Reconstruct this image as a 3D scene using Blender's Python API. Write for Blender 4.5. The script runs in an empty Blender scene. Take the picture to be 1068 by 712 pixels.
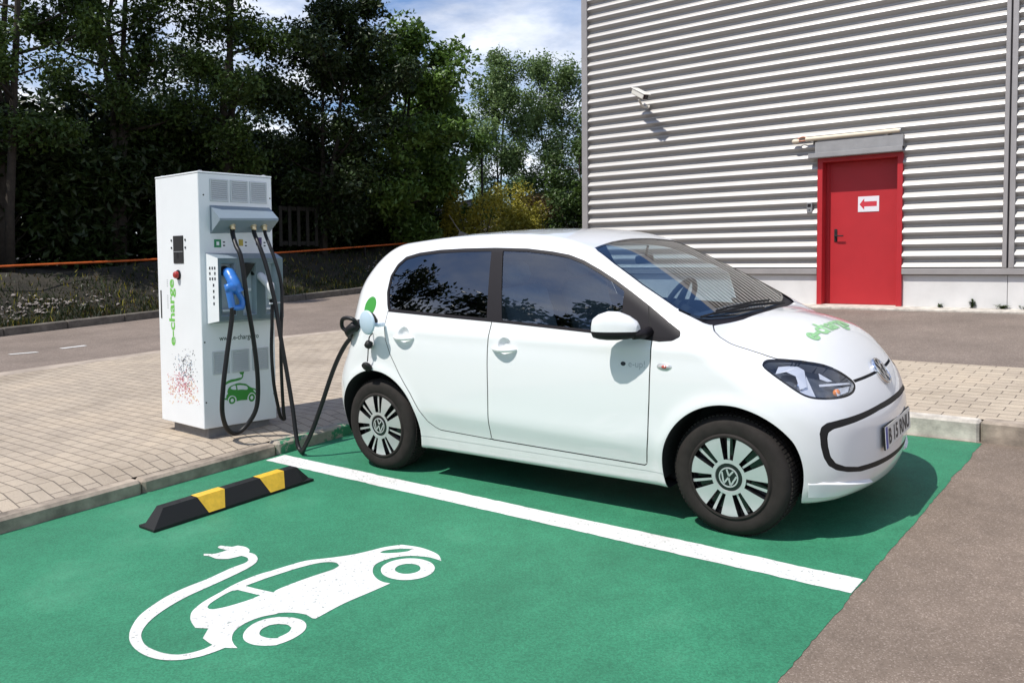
import bpy, math, random
import numpy as np
from mathutils import Vector, Matrix
from mathutils.geometry import tessellate_polygon
R = math.radians
sc = bpy.context.scene
col = sc.collection
TILT = 0.0569                      # the car park falls this many radians towards the viewer
RT = Matrix.Rotation(TILT, 4, 'X') # car-park frame -> true (plumb) frame
PV = 0.13                          # height of the pavement above the bays
rng = random.Random(7)

# ------------------------------------------------------------------ materials
def mat(name):
    m = bpy.data.materials.new(name); m.use_nodes = True
    nt = m.node_tree; nt.nodes.clear()
    return m, nt
def N(nt, t, **kw):
    n = nt.nodes.new(t)
    for k, v in kw.items():
        if k in n.inputs: n.inputs[k].default_value = v
        else: setattr(n, k, v)
    return n
def pbr(name, color, rough=0.5, metal=0.0, coat=0.0, bump=0.0, bscale=200.0, var=0.0, vscale=3.0, spec=0.5, emit=None, trans=0.0):
    m, nt = mat(name)
    b = N(nt, 'ShaderNodeBsdfPrincipled'); o = N(nt, 'ShaderNodeOutputMaterial')
    b.inputs['Base Color'].default_value = (*color, 1); b.inputs['Roughness'].default_value = rough
    b.inputs['Metallic'].default_value = metal; b.inputs['Coat Weight'].default_value = coat
    b.inputs['Coat Roughness'].default_value = 0.03; b.inputs['Specular IOR Level'].default_value = spec
    nt.links.new(b.outputs[0], o.inputs[0])
    tc = N(nt, 'ShaderNodeTexCoord')
    if var > 0:
        no = N(nt, 'ShaderNodeTexNoise', Scale=vscale, Detail=6.0, Roughness=0.6)
        nt.links.new(tc.outputs['Object'], no.inputs['Vector'])
        mp = N(nt, 'ShaderNodeMapRange'); mp.inputs[1].default_value = 0.3; mp.inputs[2].default_value = 0.7
        mp.inputs[3].default_value = 1 - var; mp.inputs[4].default_value = 1 + var
        nt.links.new(no.outputs['Fac'], mp.inputs[0])
        mx = N(nt, 'ShaderNodeMix', data_type='RGBA', blend_type='MULTIPLY'); mx.inputs[0].default_value = 1
        mx.inputs[6].default_value = (*color, 1)
        cb = N(nt, 'ShaderNodeCombineColor')
        for i in range(3): nt.links.new(mp.outputs[0], cb.inputs[i])
        nt.links.new(cb.outputs[0], mx.inputs[7]); nt.links.new(mx.outputs[2], b.inputs['Base Color'])
    if bump > 0:
        n2 = N(nt, 'ShaderNodeTexNoise', Scale=bscale, Detail=3.0)
        nt.links.new(tc.outputs['Object'], n2.inputs['Vector'])
        bp = N(nt, 'ShaderNodeBump', Strength=bump, Distance=0.002)
        nt.links.new(n2.outputs['Fac'], bp.inputs['Height']); nt.links.new(bp.outputs[0], b.inputs['Normal'])
    return m
def ramp(nt, stops, interp='LINEAR'):
    r = N(nt, 'ShaderNodeValToRGB'); r.color_ramp.interpolation = interp
    while len(r.color_ramp.elements) < len(stops): r.color_ramp.elements.new(0.5)
    for e, (p, c) in zip(r.color_ramp.elements, stops):
        e.position = p; e.color = (*c, 1) if len(c) == 3 else c
    return r
M = {}
def mk_asphalt(name, c0, c1, c2, green=None, scale=1.0):
    m, nt = mat(name); L = nt.links.new
    b = N(nt, 'ShaderNodeBsdfPrincipled'); o = N(nt, 'ShaderNodeOutputMaterial'); L(b.outputs[0], o.inputs[0])
    tc = N(nt, 'ShaderNodeTexCoord')
    vo = N(nt, 'ShaderNodeTexVoronoi', Scale=150.0 * scale); L(tc.outputs['Object'], vo.inputs['Vector'])
    n1 = N(nt, 'ShaderNodeTexNoise', Scale=260.0 * scale, Detail=4.0, Roughness=0.7); L(tc.outputs['Object'], n1.inputs['Vector'])
    n2 = N(nt, 'ShaderNodeTexNoise', Scale=1.1, Detail=7.0, Roughness=0.62); L(tc.outputs['Object'], n2.inputs['Vector'])
    n3 = N(nt, 'ShaderNodeTexNoise', Scale=9.0, Detail=5.0, Roughness=0.6); L(tc.outputs['Object'], n3.inputs['Vector'])
    sx = N(nt, 'ShaderNodeSeparateColor'); L(vo.outputs['Color'], sx.inputs[0])
    rp = ramp(nt, [(0.0, c0), (0.5, c1), (0.82, c1), (0.95, c2)]); L(sx.outputs[0], rp.inputs[0])
    base = rp.outputs[0]
    if green:
        rg = ramp(nt, [(0.0, [c * 0.80 for c in green]), (0.5, green), (1.0, [min(1, c * 1.20) for c in green])])
        L(sx.outputs[0], rg.inputs[0])
        # worn spots where the paint lets the asphalt through, pale dusty streaks
        wr = N(nt, 'ShaderNodeMapRange'); wr.inputs[1].default_value = 0.64; wr.inputs[2].default_value = 0.74
        wn = N(nt, 'ShaderNodeTexNoise', Scale=45.0, Detail=6.0, Roughness=0.75); L(tc.outputs['Object'], wn.inputs['Vector'])
        L(wn.outputs['Fac'], wr.inputs[0])
        mg = N(nt, 'ShaderNodeMix', data_type='RGBA'); L(wr.outputs[0], mg.inputs[0]); L(rg.outputs[0], mg.inputs[6]); mg.inputs[7].default_value = (0.035, 0.12, 0.085, 1)
        dr = N(nt, 'ShaderNodeMapRange'); dr.inputs[1].default_value = 0.56; dr.inputs[2].default_value = 0.80; dr.inputs[4].default_value = 0.22
        L(n2.outputs['Fac'], dr.inputs[0])
        md = N(nt, 'ShaderNodeMix', data_type='RGBA'); L(dr.outputs[0], md.inputs[0]); L(mg.outputs[2], md.inputs[6]); md.inputs[7].default_value = (0.17, 0.30, 0.22, 1)
        base = md.outputs[2]
    mp = N(nt, 'ShaderNodeMapRange'); mp.inputs[1].default_value = 0.3; mp.inputs[2].default_value = 0.7; mp.inputs[3].default_value = 0.80; mp.inputs[4].default_value = 1.14
    L(n2.outputs['Fac'], mp.inputs[0])
    mp2 = N(nt, 'ShaderNodeMapRange'); mp2.inputs[1].default_value = 0.3; mp2.inputs[2].default_value = 0.7; mp2.inputs[3].default_value = 0.92; mp2.inputs[4].default_value = 1.07
    L(n3.outputs['Fac'], mp2.inputs[0])
    mu = N(nt, 'ShaderNodeMath', operation='MULTIPLY'); L(mp.outputs[0], mu.inputs[0]); L(mp2.outputs[0], mu.inputs[1])
    vm = N(nt, 'ShaderNodeVectorMath', operation='SCALE'); L(base, vm.inputs[0]); L(mu.outputs[0], vm.inputs['Scale'])
    L(vm.outputs[0], b.inputs['Base Color']); b.inputs['Roughness'].default_value = 0.85 if not green else 0.62
    b.inputs['Specular IOR Level'].default_value = 0.25 if not green else 0.32
    bp = N(nt, 'ShaderNodeBump', Strength=0.6 if not green else 0.4, Distance=0.004); L(n1.outputs['Fac'], bp.inputs['Height']); L(bp.outputs[0], b.inputs['Normal'])
    return m
M['asphalt'] = mk_asphalt('asphalt', (0.150, 0.116, 0.090), (0.205, 0.160, 0.126), (0.31, 0.25, 0.205), scale=1.3)
M['road'] = mk_asphalt('road_asphalt', (0.155, 0.125, 0.103), (0.215, 0.174, 0.146), (0.30, 0.25, 0.215), scale=0.8)
M['green'] = mk_asphalt('green_paint', (0.1, 0.1, 0.1), (0.1, 0.1, 0.1), (0.1, 0.1, 0.1), green=(0.034, 0.196, 0.104))
def mk_line():
    m, nt = mat('white_road_paint'); L = nt.links.new
    b = N(nt, 'ShaderNodeBsdfPrincipled', Roughness=0.7); o = N(nt, 'ShaderNodeOutputMaterial'); L(b.outputs[0], o.inputs[0])
    tc = N(nt, 'ShaderNodeTexCoord')
    n = N(nt, 'ShaderNodeTexVoronoi', Scale=120.0); L(tc.outputs['Object'], n.inputs['Vector']); se = N(nt, 'ShaderNodeSeparateColor'); L(n.outputs['Color'], se.inputs[0])
    r = ramp(nt, [(0.0, (0.30, 0.33, 0.30)), (0.035, (0.46, 0.48, 0.46)), (0.07, (0.63, 0.63, 0.62)), (0.5, (0.67, 0.67, 0.66)), (1.0, (0.73, 0.73, 0.72))]); L(se.outputs[0], r.inputs[0])
    n2 = N(nt, 'ShaderNodeTexNoise', Scale=2.2, Detail=8.0, Roughness=0.7); L(tc.outputs['Object'], n2.inputs['Vector'])
    r2 = ramp(nt, [(0.35, (0.84, 0.82, 0.79)), (0.58, (1, 1, 1))]); L(n2.outputs['Fac'], r2.inputs[0])
    mx = N(nt, 'ShaderNodeMix', data_type='RGBA', blend_type='MULTIPLY'); mx.inputs[0].default_value = 1; L(r.outputs[0], mx.inputs[6]); L(r2.outputs[0], mx.inputs[7])
    L(mx.outputs[2], b.inputs['Base Color'])
    n3 = N(nt, 'ShaderNodeTexNoise', Scale=260.0, Detail=3.0); L(tc.outputs['Object'], n3.inputs['Vector'])
    bp = N(nt, 'ShaderNodeBump', Strength=0.35, Distance=0.003); L(n3.outputs['Fac'], bp.inputs['Height']); L(bp.outputs[0], b.inputs['Normal'])
    return m
M['line'] = mk_line()
def mk_paver(name, rot, c1, c2, bw=0.20, rh=0.10):
    m, nt = mat(name); L = nt.links.new
    b = N(nt, 'ShaderNodeBsdfPrincipled', Roughness=0.85); o = N(nt, 'ShaderNodeOutputMaterial'); L(b.outputs[0], o.inputs[0])
    tc = N(nt, 'ShaderNodeTexCoord'); mp = N(nt, 'ShaderNodeMapping'); mp.inputs['Rotation'].default_value = (0, 0, rot)
    L(tc.outputs['Object'], mp.inputs[0])
    nd = N(nt, 'ShaderNodeTexNoise', Scale=3.0, Detail=2.0); L(tc.outputs['Object'], nd.inputs['Vector'])
    vs = N(nt, 'ShaderNodeVectorMath', operation='SCALE'); vs.inputs['Scale'].default_value = 0.018; L(nd.outputs['Color'], vs.inputs[0])
    va = N(nt, 'ShaderNodeVectorMath', operation='ADD'); L(mp.outputs[0], va.inputs[0]); L(vs.outputs[0], va.inputs[1])
    br = N(nt, 'ShaderNodeTexBrick'); L(va.outputs[0], br.inputs['Vector'])
    br.inputs['Color1'].default_value = (*c1, 1); br.inputs['Color2'].default_value = (*c2, 1)
    br.inputs['Mortar'].default_value = (0.165, 0.135, 0.105, 1); br.inputs['Scale'].default_value = 1.0
    br.inputs['Mortar Size'].default_value = 0.0042; br.inputs['Mortar Smooth'].default_value = 0.3; br.inputs['Bias'].default_value = -0.1
    br.inputs['Brick Width'].default_value = bw; br.inputs['Row Height'].default_value = rh
    n2 = N(nt, 'ShaderNodeTexNoise', Scale=0.9, Detail=8.0, Roughness=0.65); L(tc.outputs['Object'], n2.inputs['Vector'])
    n3 = N(nt, 'ShaderNodeTexNoise', Scale=90.0, Detail=5.0, Roughness=0.7); L(tc.outputs['Object'], n3.inputs['Vector'])
    r2 = ramp(nt, [(0.3, (0.72, 0.70, 0.67)), (0.48, (0.98, 0.98, 0.98)), (0.7, (1.14, 1.12, 1.08))]); L(n2.outputs['Fac'], r2.inputs[0])
    r3 = ramp(nt, [(0.3, (0.86, 0.86, 0.86)), (0.7, (1.1, 1.1, 1.1))]); L(n3.outputs['Fac'], r3.inputs[0])
    a = N(nt, 'ShaderNodeMix', data_type='RGBA', blend_type='MULTIPLY'); a.inputs[0].default_value = 1; L(br.outputs[0], a.inputs[6]); L(r2.outputs[0], a.inputs[7])
    c = N(nt, 'ShaderNodeMix', data_type='RGBA', blend_type='MULTIPLY'); c.inputs[0].default_value = 1; L(a.outputs[2], c.inputs[6]); L(r3.outputs[0], c.inputs[7])
    L(c.outputs[2], b.inputs['Base Color'])
    iv = N(nt, 'ShaderNodeMath', operation='MULTIPLY_ADD'); L(br.outputs['Fac'], iv.inputs[0]); iv.inputs[1].default_value = -1.0; L(n3.outputs['Fac'], iv.inputs[2])
    bp = N(nt, 'ShaderNodeBump', Strength=0.8, Distance=0.006); L(iv.outputs[0], bp.inputs['Height']); L(bp.outputs[0], b.inputs['Normal'])
    return m
M['paver'] = mk_paver('concrete_pavers', 0.0, (0.43, 0.36, 0.28), (0.365, 0.305, 0.24), 0.17, 0.095)
M['paver2'] = mk_paver('concrete_pavers_side', 0.0, (0.50, 0.42, 0.32), (0.42, 0.35, 0.27), 0.22, 0.115)
M['farkerb'] = pbr('tree_shaded_kerb', (0.13, 0.115, 0.095), 0.9, var=0.4, vscale=7)  # kerb concrete with the shade of the trees put into its base colour
M['kerb'] = pbr('kerb_concrete', (0.29, 0.24, 0.19), 0.9, var=0.5, vscale=7, bump=0.8, bscale=80)
M['kerbnew'] = pbr('pale_kerb_concrete', (0.50, 0.46, 0.40), 0.9, var=0.35, vscale=9, bump=0.8, bscale=80)
def mk_gk():
    m, nt = mat('patchy_green_paint_on_kerb'); L = nt.links.new
    b = N(nt, 'ShaderNodeBsdfPrincipled', Roughness=0.8); o = N(nt, 'ShaderNodeOutputMaterial'); L(b.outputs[0], o.inputs[0]); tc = N(nt, 'ShaderNodeTexCoord')
    n = N(nt, 'ShaderNodeTexNoise', Scale=7.0, Detail=8.0, Roughness=0.7); L(tc.outputs['Object'], n.inputs['Vector'])
    r = ramp(nt, [(.38, (0.04, 0.20, 0.10)), (.45, (0.05, 0.22, 0.11)), (.48, (0.36, 0.32, 0.26)), (.70, (0.24, 0.21, 0.17))]); L(n.outputs['Fac'], r.inputs[0]); L(r.outputs[0], b.inputs['Base Color']); return m
M['greenkerb'] = mk_gk()
M['earth'] = pbr('earth', (0.020, 0.017, 0.011), 0.95, var=0.6, vscale=4, bump=1, bscale=30)
M['rubble'] = pbr('pale_rubble', (0.16, 0.14, 0.12), 0.9, var=0.4, vscale=20)
M['trunk'] = pbr('bark', (0.035, 0.028, 0.020), 0.95, var=0.3, vscale=12, bump=1, bscale=40)
def mk_leaf(name, c0, c1, tr=0.25):
    m, nt = mat(name); L = nt.links.new
    o = N(nt, 'ShaderNodeOutputMaterial')
    b = N(nt, 'ShaderNodeBsdfPrincipled', Roughness=0.45); b.inputs['Specular IOR Level'].default_value = 0.35
    t = N(nt, 'ShaderNodeBsdfTranslucent'); mx = N(nt, 'ShaderNodeMixShader'); mx.inputs[0].default_value = tr
    L(b.outputs[0], mx.inputs[1]); L(t.outputs[0], mx.inputs[2]); L(mx.outputs[0], o.inputs[0])
    tc = N(nt, 'ShaderNodeTexCoord'); n = N(nt, 'ShaderNodeTexNoise', Scale=1.3, Detail=6.0, Roughness=0.7); L(tc.outputs['Object'], n.inputs['Vector'])
    r = ramp(nt, [(0.32, c0), (0.68, c1)]); L(n.outputs['Fac'], r.inputs[0]); L(r.outputs[0], b.inputs['Base Color']); L(r.outputs[0], t.inputs['Color'])
    return m
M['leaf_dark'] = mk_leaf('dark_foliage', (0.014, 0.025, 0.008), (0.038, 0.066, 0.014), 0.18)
M['leaf_mid'] = mk_leaf('green_foliage', (0.028, 0.052, 0.012), (0.090, 0.150, 0.030), 0.25)
M['leaf_maple'] = mk_leaf('maple_foliage', (0.045, 0.090, 0.016), (0.15, 0.25, 0.045), 0.25)
M['leaf_light'] = mk_leaf('poplar_foliage', (0.10, 0.16, 0.05), (0.21, 0.30, 0.11), 0.32)
M['leaf_yellow'] = mk_leaf('yellow_green_foliage', (0.20, 0.20, 0.03), (0.42, 0.36, 0.04), 0.3)
M['leaf_brown'] = mk_leaf('brown_foliage', (0.06, 0.04, 0.015), (0.12, 0.075, 0.02), 0.3)
M['grass'] = mk_leaf('grass_blades', (0.014, 0.026, 0.006), (0.034, 0.050, 0.012), 0.2)
M['black'] = pbr('black_rubber', (0.011, 0.0105, 0.0105), 0.55, spec=.35, bump=0.15, bscale=300)
M['blackgloss'] = pbr('black_gloss', (0.010, 0.010, 0.011), 0.12, coat=0.5)
M['satin'] = pbr('satin_dark_trim', (0.014, 0.012, 0.014), 0.5, spec=.22)
M['cable'] = pbr('black_cable', (0.010, 0.010, 0.011), 0.45, spec=.35)
M['tyre'] = pbr('tyre_rubber', (0.023, 0.0195, 0.0175), 0.8, spec=.25, var=0.25, vscale=14, bump=0.4, bscale=120)
M['lampsilver'] = pbr('bright_lamp_reflector', (0.80, 0.83, 0.88), 0.22, metal=0.35, coat=0.6)
M['silver'] = pbr('silver_wheel', (0.62, 0.64, 0.64), 0.32, metal=0.55, coat=0.4)
M['chrome'] = pbr('chrome', (0.85, 0.86, 0.88), 0.08, metal=1.0)
M['steel'] = pbr('dull_steel', (0.45, 0.45, 0.45), 0.4, metal=0.8)
M['dark'] = pbr('dark_lining', (0.012, 0.012, 0.013), 0.8)
M['interior'] = pbr('blue_grey_interior', (0.025, 0.035, 0.055), 0.7)
M['seat'] = pbr('seat_cloth', (0.16, 0.20, 0.24), 0.85, var=0.1, vscale=30)
M['greenlogo'] = pbr('green_decal', (0.05, 0.28, 0.045), 0.35)
M['greentext'] = pbr('green_lettering', (0.16, 0.50, 0.08), 0.4)
M['paletext'] = pbr('faded_green_lettering', (0.27, 0.52, 0.25), 0.35)
M['greytext'] = pbr('grey_lettering', (0.45, 0.47, 0.48), 0.5)
M['darktext'] = pbr('dark_lettering', (0.02, 0.022, 0.03), 0.5)
M['platewhite'] = pbr('plate_white', (0.72, 0.72, 0.68), 0.35)
M['plateblue'] = pbr('plate_blue', (0.02, 0.05, 0.35), 0.35)
M['orange'] = pbr('orange_lens', (0.8, 0.22, 0.02), 0.2, coat=1)
M['redlens'] = pbr('red_button', (0.35, 0.02, 0.015), 0.35, coat=0.3)
M['flap'] = pbr('shade_blue_flap', (0.50, 0.62, 0.72), 0.4)  # bluish shadow on the open flap, painted in as its base colour
def mk_paint():
    m, nt = mat('white_car_paint'); L = nt.links.new
    o = N(nt, 'ShaderNodeOutputMaterial'); b = N(nt, 'ShaderNodeBsdfPrincipled', Roughness=0.35)
    b.inputs['Base Color'].default_value = (0.79, 0.80, 0.80, 1); b.inputs['Coat Weight'].default_value = 1; b.inputs['Coat Roughness'].default_value = 0.02
    tc = N(nt, 'ShaderNodeTexCoord'); sz = N(nt, 'ShaderNodeSeparateXYZ'); L(tc.outputs['Object'], sz.inputs[0])
    no = N(nt, 'ShaderNodeTexNoise', Scale=9.0, Detail=8.0, Roughness=0.7); L(tc.outputs['Object'], no.inputs['Vector'])
    hz = N(nt, 'ShaderNodeMapRange'); hz.inputs[1].default_value = 0.20; hz.inputs[2].default_value = 0.44; hz.inputs[3].default_value = 0.55; hz.inputs[4].default_value = 0.0; L(sz.outputs[2], hz.inputs[0])
    du = N(nt, 'ShaderNodeMath', operation='MULTIPLY'); L(hz.outputs[0], du.inputs[0]); L(no.outputs['Fac'], du.inputs[1])
    dm = N(nt, 'ShaderNodeMix', data_type='RGBA'); L(du.outputs[0], dm.inputs[0]); dm.inputs[6].default_value = (0.79, 0.80, 0.80, 1); dm.inputs[7].default_value = (0.50, 0.46, 0.40, 1); L(dm.outputs[2], b.inputs['Base Color'])
    d = N(nt, 'ShaderNodeBsdfDiffuse'); d.inputs['Color'].default_value = (0.03, 0.033, 0.038, 1)
    g = N(nt, 'ShaderNodeNewGeometry'); mx = N(nt, 'ShaderNodeMixShader')
    L(g.outputs['Backfacing'], mx.inputs[0]); L(b.outputs[0], mx.inputs[1]); L(d.outputs[0], mx.inputs[2]); L(mx.outputs[0], o.inputs[0])
    return m
M['paint'] = mk_paint()
def mk_glass(name, tint, ior=1.5, boost=0.0, rough=0.0):
    m, nt = mat(name); L = nt.links.new
    o = N(nt, 'ShaderNodeOutputMaterial'); t = N(nt, 'ShaderNodeBsdfTransparent'); t.inputs['Color'].default_value = (*tint, 1)
    g = N(nt, 'ShaderNodeBsdfGlossy', Roughness=rough); g.inputs['Color'].default_value = (1, 1, 1, 1)
    f = N(nt, 'ShaderNodeFresnel', IOR=ior); mx = N(nt, 'ShaderNodeMixShader')
    ge = N(nt, 'ShaderNodeNewGeometry'); io = N(nt, 'ShaderNodeMapRange'); io.inputs[3].default_value = ior; io.inputs[4].default_value = 1/ior   # a thin pane reflects alike from both sides
    L(ge.outputs['Backfacing'], io.inputs[0]); L(io.outputs[0], f.inputs['IOR'])
    a = N(nt, 'ShaderNodeMath', operation='ADD', use_clamp=True); a.inputs[1].default_value = boost
    L(f.outputs[0], a.inputs[0]); L(a.outputs[0], mx.inputs[0]); L(t.outputs[0], mx.inputs[1]); L(g.outputs[0], mx.inputs[2]); L(mx.outputs[0], o.inputs[0])
    return m
M['ws'] = mk_glass('windscreen_glass', (0.58, 0.70, 0.78), 1.75, 0.07)
M['fglass'] = mk_glass('side_glass', (0.58, 0.66, 0.68), 1.75, 0.08)
M['rglass'] = mk_glass('privacy_glass', (0.05, 0.05, 0.055), 1.75, 0.07)
M['clear'] = mk_glass('clear_lens', (0.95, 0.96, 0.98), 1.5, 0.04)

# ------------------------------------------------------------------ mesh helpers
class MB:
    def __init__(s): s.v = []; s.f = []; s.m = []; s.mats = []; s.uvc = None
    def mi(s, m):
        m = M[m] if isinstance(m, str) else m
        if m not in s.mats: s.mats.append(m)
        return s.mats.index(m)
    def add(s, verts, faces, m, X=None):
        b = len(s.v); i = s.mi(m)
        for v in verts: s.v.append(tuple(X @ Vector(v)) if X is not None else tuple(v))
        for f in faces: s.f.append([b + k for k in f]); s.m.append(i)
    def box(s, x0, x1, y0, y1, z0, z1, m, bev=0.0, X=None):
        if bev <= 0:
            vs = [(x, y, z) for x in (x0, x1) for y in (y0, y1) for z in (z0, z1)]
            s.add(vs, [(0,1,3,2),(4,6,7,5),(0,4,5,1),(2,3,7,6),(0,2,6,4),(1,5,7,3)], m, X); return
        b = min(bev, (x1-x0)/2.01, (y1-y0)/2.01, (z1-z0)/2.01)
        vs = []; idx = {}
        def V(x, y, z):
            k = (round(x,6), round(y,6), round(z,6))
            if k not in idx: idx[k] = len(vs); vs.append((x, y, z))
            return idx[k]
        fs = []
        X0, X1, Y0, Y1, Z0, Z1 = x0+b, x1-b, y0+b, y1-b, z0+b, z1-b
        fs.append([V(X0,Y0,z1),V(X1,Y0,z1),V(X1,Y1,z1),V(X0,Y1,z1)]); fs.append([V(X0,Y1,z0),V(X1,Y1,z0),V(X1,Y0,z0),V(X0,Y0,z0)])
        fs.append([V(X0,y0,Z0),V(X1,y0,Z0),V(X1,y0,Z1),V(X0,y0,Z1)]); fs.append([V(X1,y1,Z0),V(X0,y1,Z0),V(X0,y1,Z1),V(X1,y1,Z1)])
        fs.append([V(x1,Y0,Z0),V(x1,Y1,Z0),V(x1,Y1,Z1),V(x1,Y0,Z1)]); fs.append([V(x0,Y1,Z0),V(x0,Y0,Z0),V(x0,Y0,Z1),V(x0,Y1,Z1)])
        for (zz, ZZ, sg) in ((z1, Z1, 1), (z0, Z0, -1)):
            for q in ([V(X0,y0,ZZ),V(X1,y0,ZZ),V(X1,Y0,zz),V(X0,Y0,zz)], [V(X1,y1,ZZ),V(X0,y1,ZZ),V(X0,Y1,zz),V(X1,Y1,zz)],
                      [V(x1,Y0,ZZ),V(x1,Y1,ZZ),V(X1,Y1,zz),V(X1,Y0,zz)], [V(x0,Y1,ZZ),V(x0,Y0,ZZ),V(X0,Y0,zz),V(X0,Y1,zz)]):
                fs.append(q if sg > 0 else q[::-1])
            for (xx, XX, a) in ((x0, X0, 1), (x1, X1, -1)):
                for (yy, YY, c) in ((y0, Y0, 1), (y1, Y1, -1)):
                    q = [V(xx,YY,ZZ), V(XX,yy,ZZ), V(XX,YY,zz)]; fs.append(q if a*c*sg > 0 else q[::-1])
        for q in ([V(X0,y0,Z0),V(X0,y0,Z1),V(x0,Y0,Z1),V(x0,Y0,Z0)], [V(X1,y0,Z1),V(X1,y0,Z0),V(x1,Y0,Z0),V(x1,Y0,Z1)],
                  [V(X0,y1,Z1),V(X0,y1,Z0),V(x0,Y1,Z0),V(x0,Y1,Z1)], [V(X1,y1,Z0),V(X1,y1,Z1),V(x1,Y1,Z1),V(x1,Y1,Z0)]): fs.append(q)
        s.add(vs, fs, m, X)
    def tube(s, pts, r, m, n=12, cap=True):
        pts = [Vector(p) for p in pts]; k = len(pts); rs = r if isinstance(r, (list, tuple)) else [r]*k
        T = [(pts[min(i+1,k-1)] - pts[max(i-1,0)]).normalized() for i in range(k)]
        a = Vector((0,0,1)) if abs(T[0].z) < 0.9 else Vector((1,0,0))
        u = T[0].cross(a).normalized(); vs = []; fs = []
        for i in range(k):
            u = (u - T[i]*u.dot(T[i])).normalized(); w = T[i].cross(u)
            for j in range(n):
                t = 2*math.pi*j/n; vs.append(pts[i] + (u*math.cos(t) + w*math.sin(t))*rs[i])
        for i in range(k-1):
            for j in range(n): fs.append((i*n+j, i*n+(j+1)%n, (i+1)*n+(j+1)%n, (i+1)*n+j))
        if cap: fs.append(tuple(range(n))[::-1]); fs.append(tuple((k-1)*n+j for j in range(n)))
        s.add(vs, fs, m)
    def lathe(s, prof, m, n=48, X=None, axis='y'):
        # prof: list of (radius, along)
        vs = []; fs = []
        for (r, a) in prof:
            for j in range(n):
                t = 2*math.pi*j/n
                vs.append((r*math.cos(t), a, r*math.sin(t)) if axis == 'y' else (r*math.cos(t), r*math.sin(t), a))
        for i in range(len(prof)-1):
            for j in range(n):
                q = (i*n+j, i*n+(j+1)%n, (i+1)*n+(j+1)%n, (i+1)*n+j); fs.append(q)
        s.add(vs, fs, m, X)
    def poly(s, loops, m, z=0.0, fn=None, thick=0.0):
        # loops: outer + holes of 2-D points -> flat cap (optionally with a skirt)
        L3 = [[Vector((a, b, 0)) for a, b in lp] for lp in loops]
        tri = tessellate_polygon(L3); pts = [p for lp in L3 for p in lp]
        fn = fn or (lambda a, b: (a, b, z))
        top = [fn(p.x, p.y) for p in pts]; fs = []
        for t in tri:
            a, b, c = [pts[i] for i in t]
            cr = (b.x-a.x)*(c.y-a.y) - (b.y-a.y)*(c.x-a.x)
            if abs(cr) < 1e-12: continue
            fs.append(tuple(t) if cr > 0 else tuple(t[::-1]))
        s.add(top, fs, m)
        if thick:
            o = 0
            for lp in L3:
                n = len(lp); t2 = [top[o+i] for i in range(n)]; b2 = [(p[0], p[1], p[2]-thick) for p in t2]
                s.add(t2+b2, [(i, (i+1)%n, n+(i+1)%n, n+i) for i in range(n)], m); o += n
    def build(s, name, parent=None, smooth=False, loc=None, sharp=None):
        me = bpy.data.meshes.new(name); me.from_pydata(s.v, [], s.f)
        for m in s.mats: me.materials.append(m)
        me.polygons.foreach_set('material_index', s.m)
        if smooth:
            me.polygons.foreach_set('use_smooth', [True]*len(me.polygons))
            if sharp: me.set_sharp_from_angle(angle=R(sharp))
        me.update()
        o = bpy.data.objects.new(name, me); col.objects.link(o)
        if parent: o.parent = parent
        if loc: o.location = loc
        return o
def build_each(b, name, parent, **k):
    # one object for every connected piece of b
    n = len(b.v); up = list(range(n))
    def find(i):
        while up[i] != i: up[i] = up[up[i]]; i = up[i]
        return i
    for f in b.f:
        r0_ = find(f[0])
        for i in f[1:]: up[find(i)] = r0_
    grp = {}
    for f, m_ in zip(b.f, b.m): grp.setdefault(find(f[0]), []).append((f, m_))
    out = []
    for fs in grp.values():
        c = MB(); c.mats = b.mats; ids = {}
        for f, m_ in fs:
            g = []
            for i in f:
                if i not in ids: ids[i] = len(c.v); c.v.append(b.v[i])
                g.append(ids[i])
            c.f.append(g); c.m.append(m_)
        out.append(c.build(name, parent, **k))
    return out
def smooth_poly(pts, lim=38, n=4):
    P = [Vector(p) for p in pts]; k = len(P); out = []
    def turn(i):
        a = P[i]-P[i-1]; b = P[(i+1)%k]-P[i]
        if a.length < 1e-6 or b.length < 1e-6: return 180
        return math.degrees(a.angle(b))
    sharp = [turn(i) > lim for i in range(k)]
    for i in range(k):
        p1, p2 = P[i], P[(i+1)%k]; p0 = p1-(p2-p1) if sharp[i] else P[i-1]; p3 = p2+(p2-p1) if sharp[(i+1)%k] else P[(i+2)%k]
        for j in range(n):
            t = j/n; q = 0.5*((2*p1)+(p2-p0)*t+(2*p0-5*p1+4*p2-p3)*t*t+(3*p1-p0-3*p2+p3)*t**3); out.append((q.x, q.y))
    return out
def tag(o, label=None, cat=None, group=None, kind=None):
    if label: o['label'] = label
    if cat: o['category'] = cat
    if group: o['group'] = group
    if kind: o['kind'] = kind
    return o
FRAME = {}
def G2T(p): return RT @ Vector(p)
def thing(name, label, cat, loc=(0,0,0), rz=0.0, group=None, up=True):
    # an Empty at the base of the thing; loc in the car-park frame; up=True stands it plumb
    o = bpy.data.objects.new(name, None); col.objects.link(o); o.empty_display_size = 0.2
    tag(o, label, cat, group)
    if up: o.matrix_world = Matrix.Translation(G2T(loc)) @ Matrix.Rotation(rz, 4, 'Z')
    else: o.matrix_world = RT @ Matrix.Translation(Vector(loc)) @ Matrix.Rotation(rz, 4, 'Z')
    FRAME[o.name] = 'done'
    return o
def solo(o, label, cat, loc=(0,0,0), rz=0.0, group=None, up=True, kind=None):
    tag(o, label, cat, group, kind)
    if up: o.matrix_world = Matrix.Translation(G2T(loc)) @ Matrix.Rotation(rz, 4, 'Z')
    else: o.matrix_world = RT @ Matrix.Translation(Vector(loc)) @ Matrix.Rotation(rz, 4, 'Z')
    FRAME[o.name] = 'done'; return o
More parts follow.
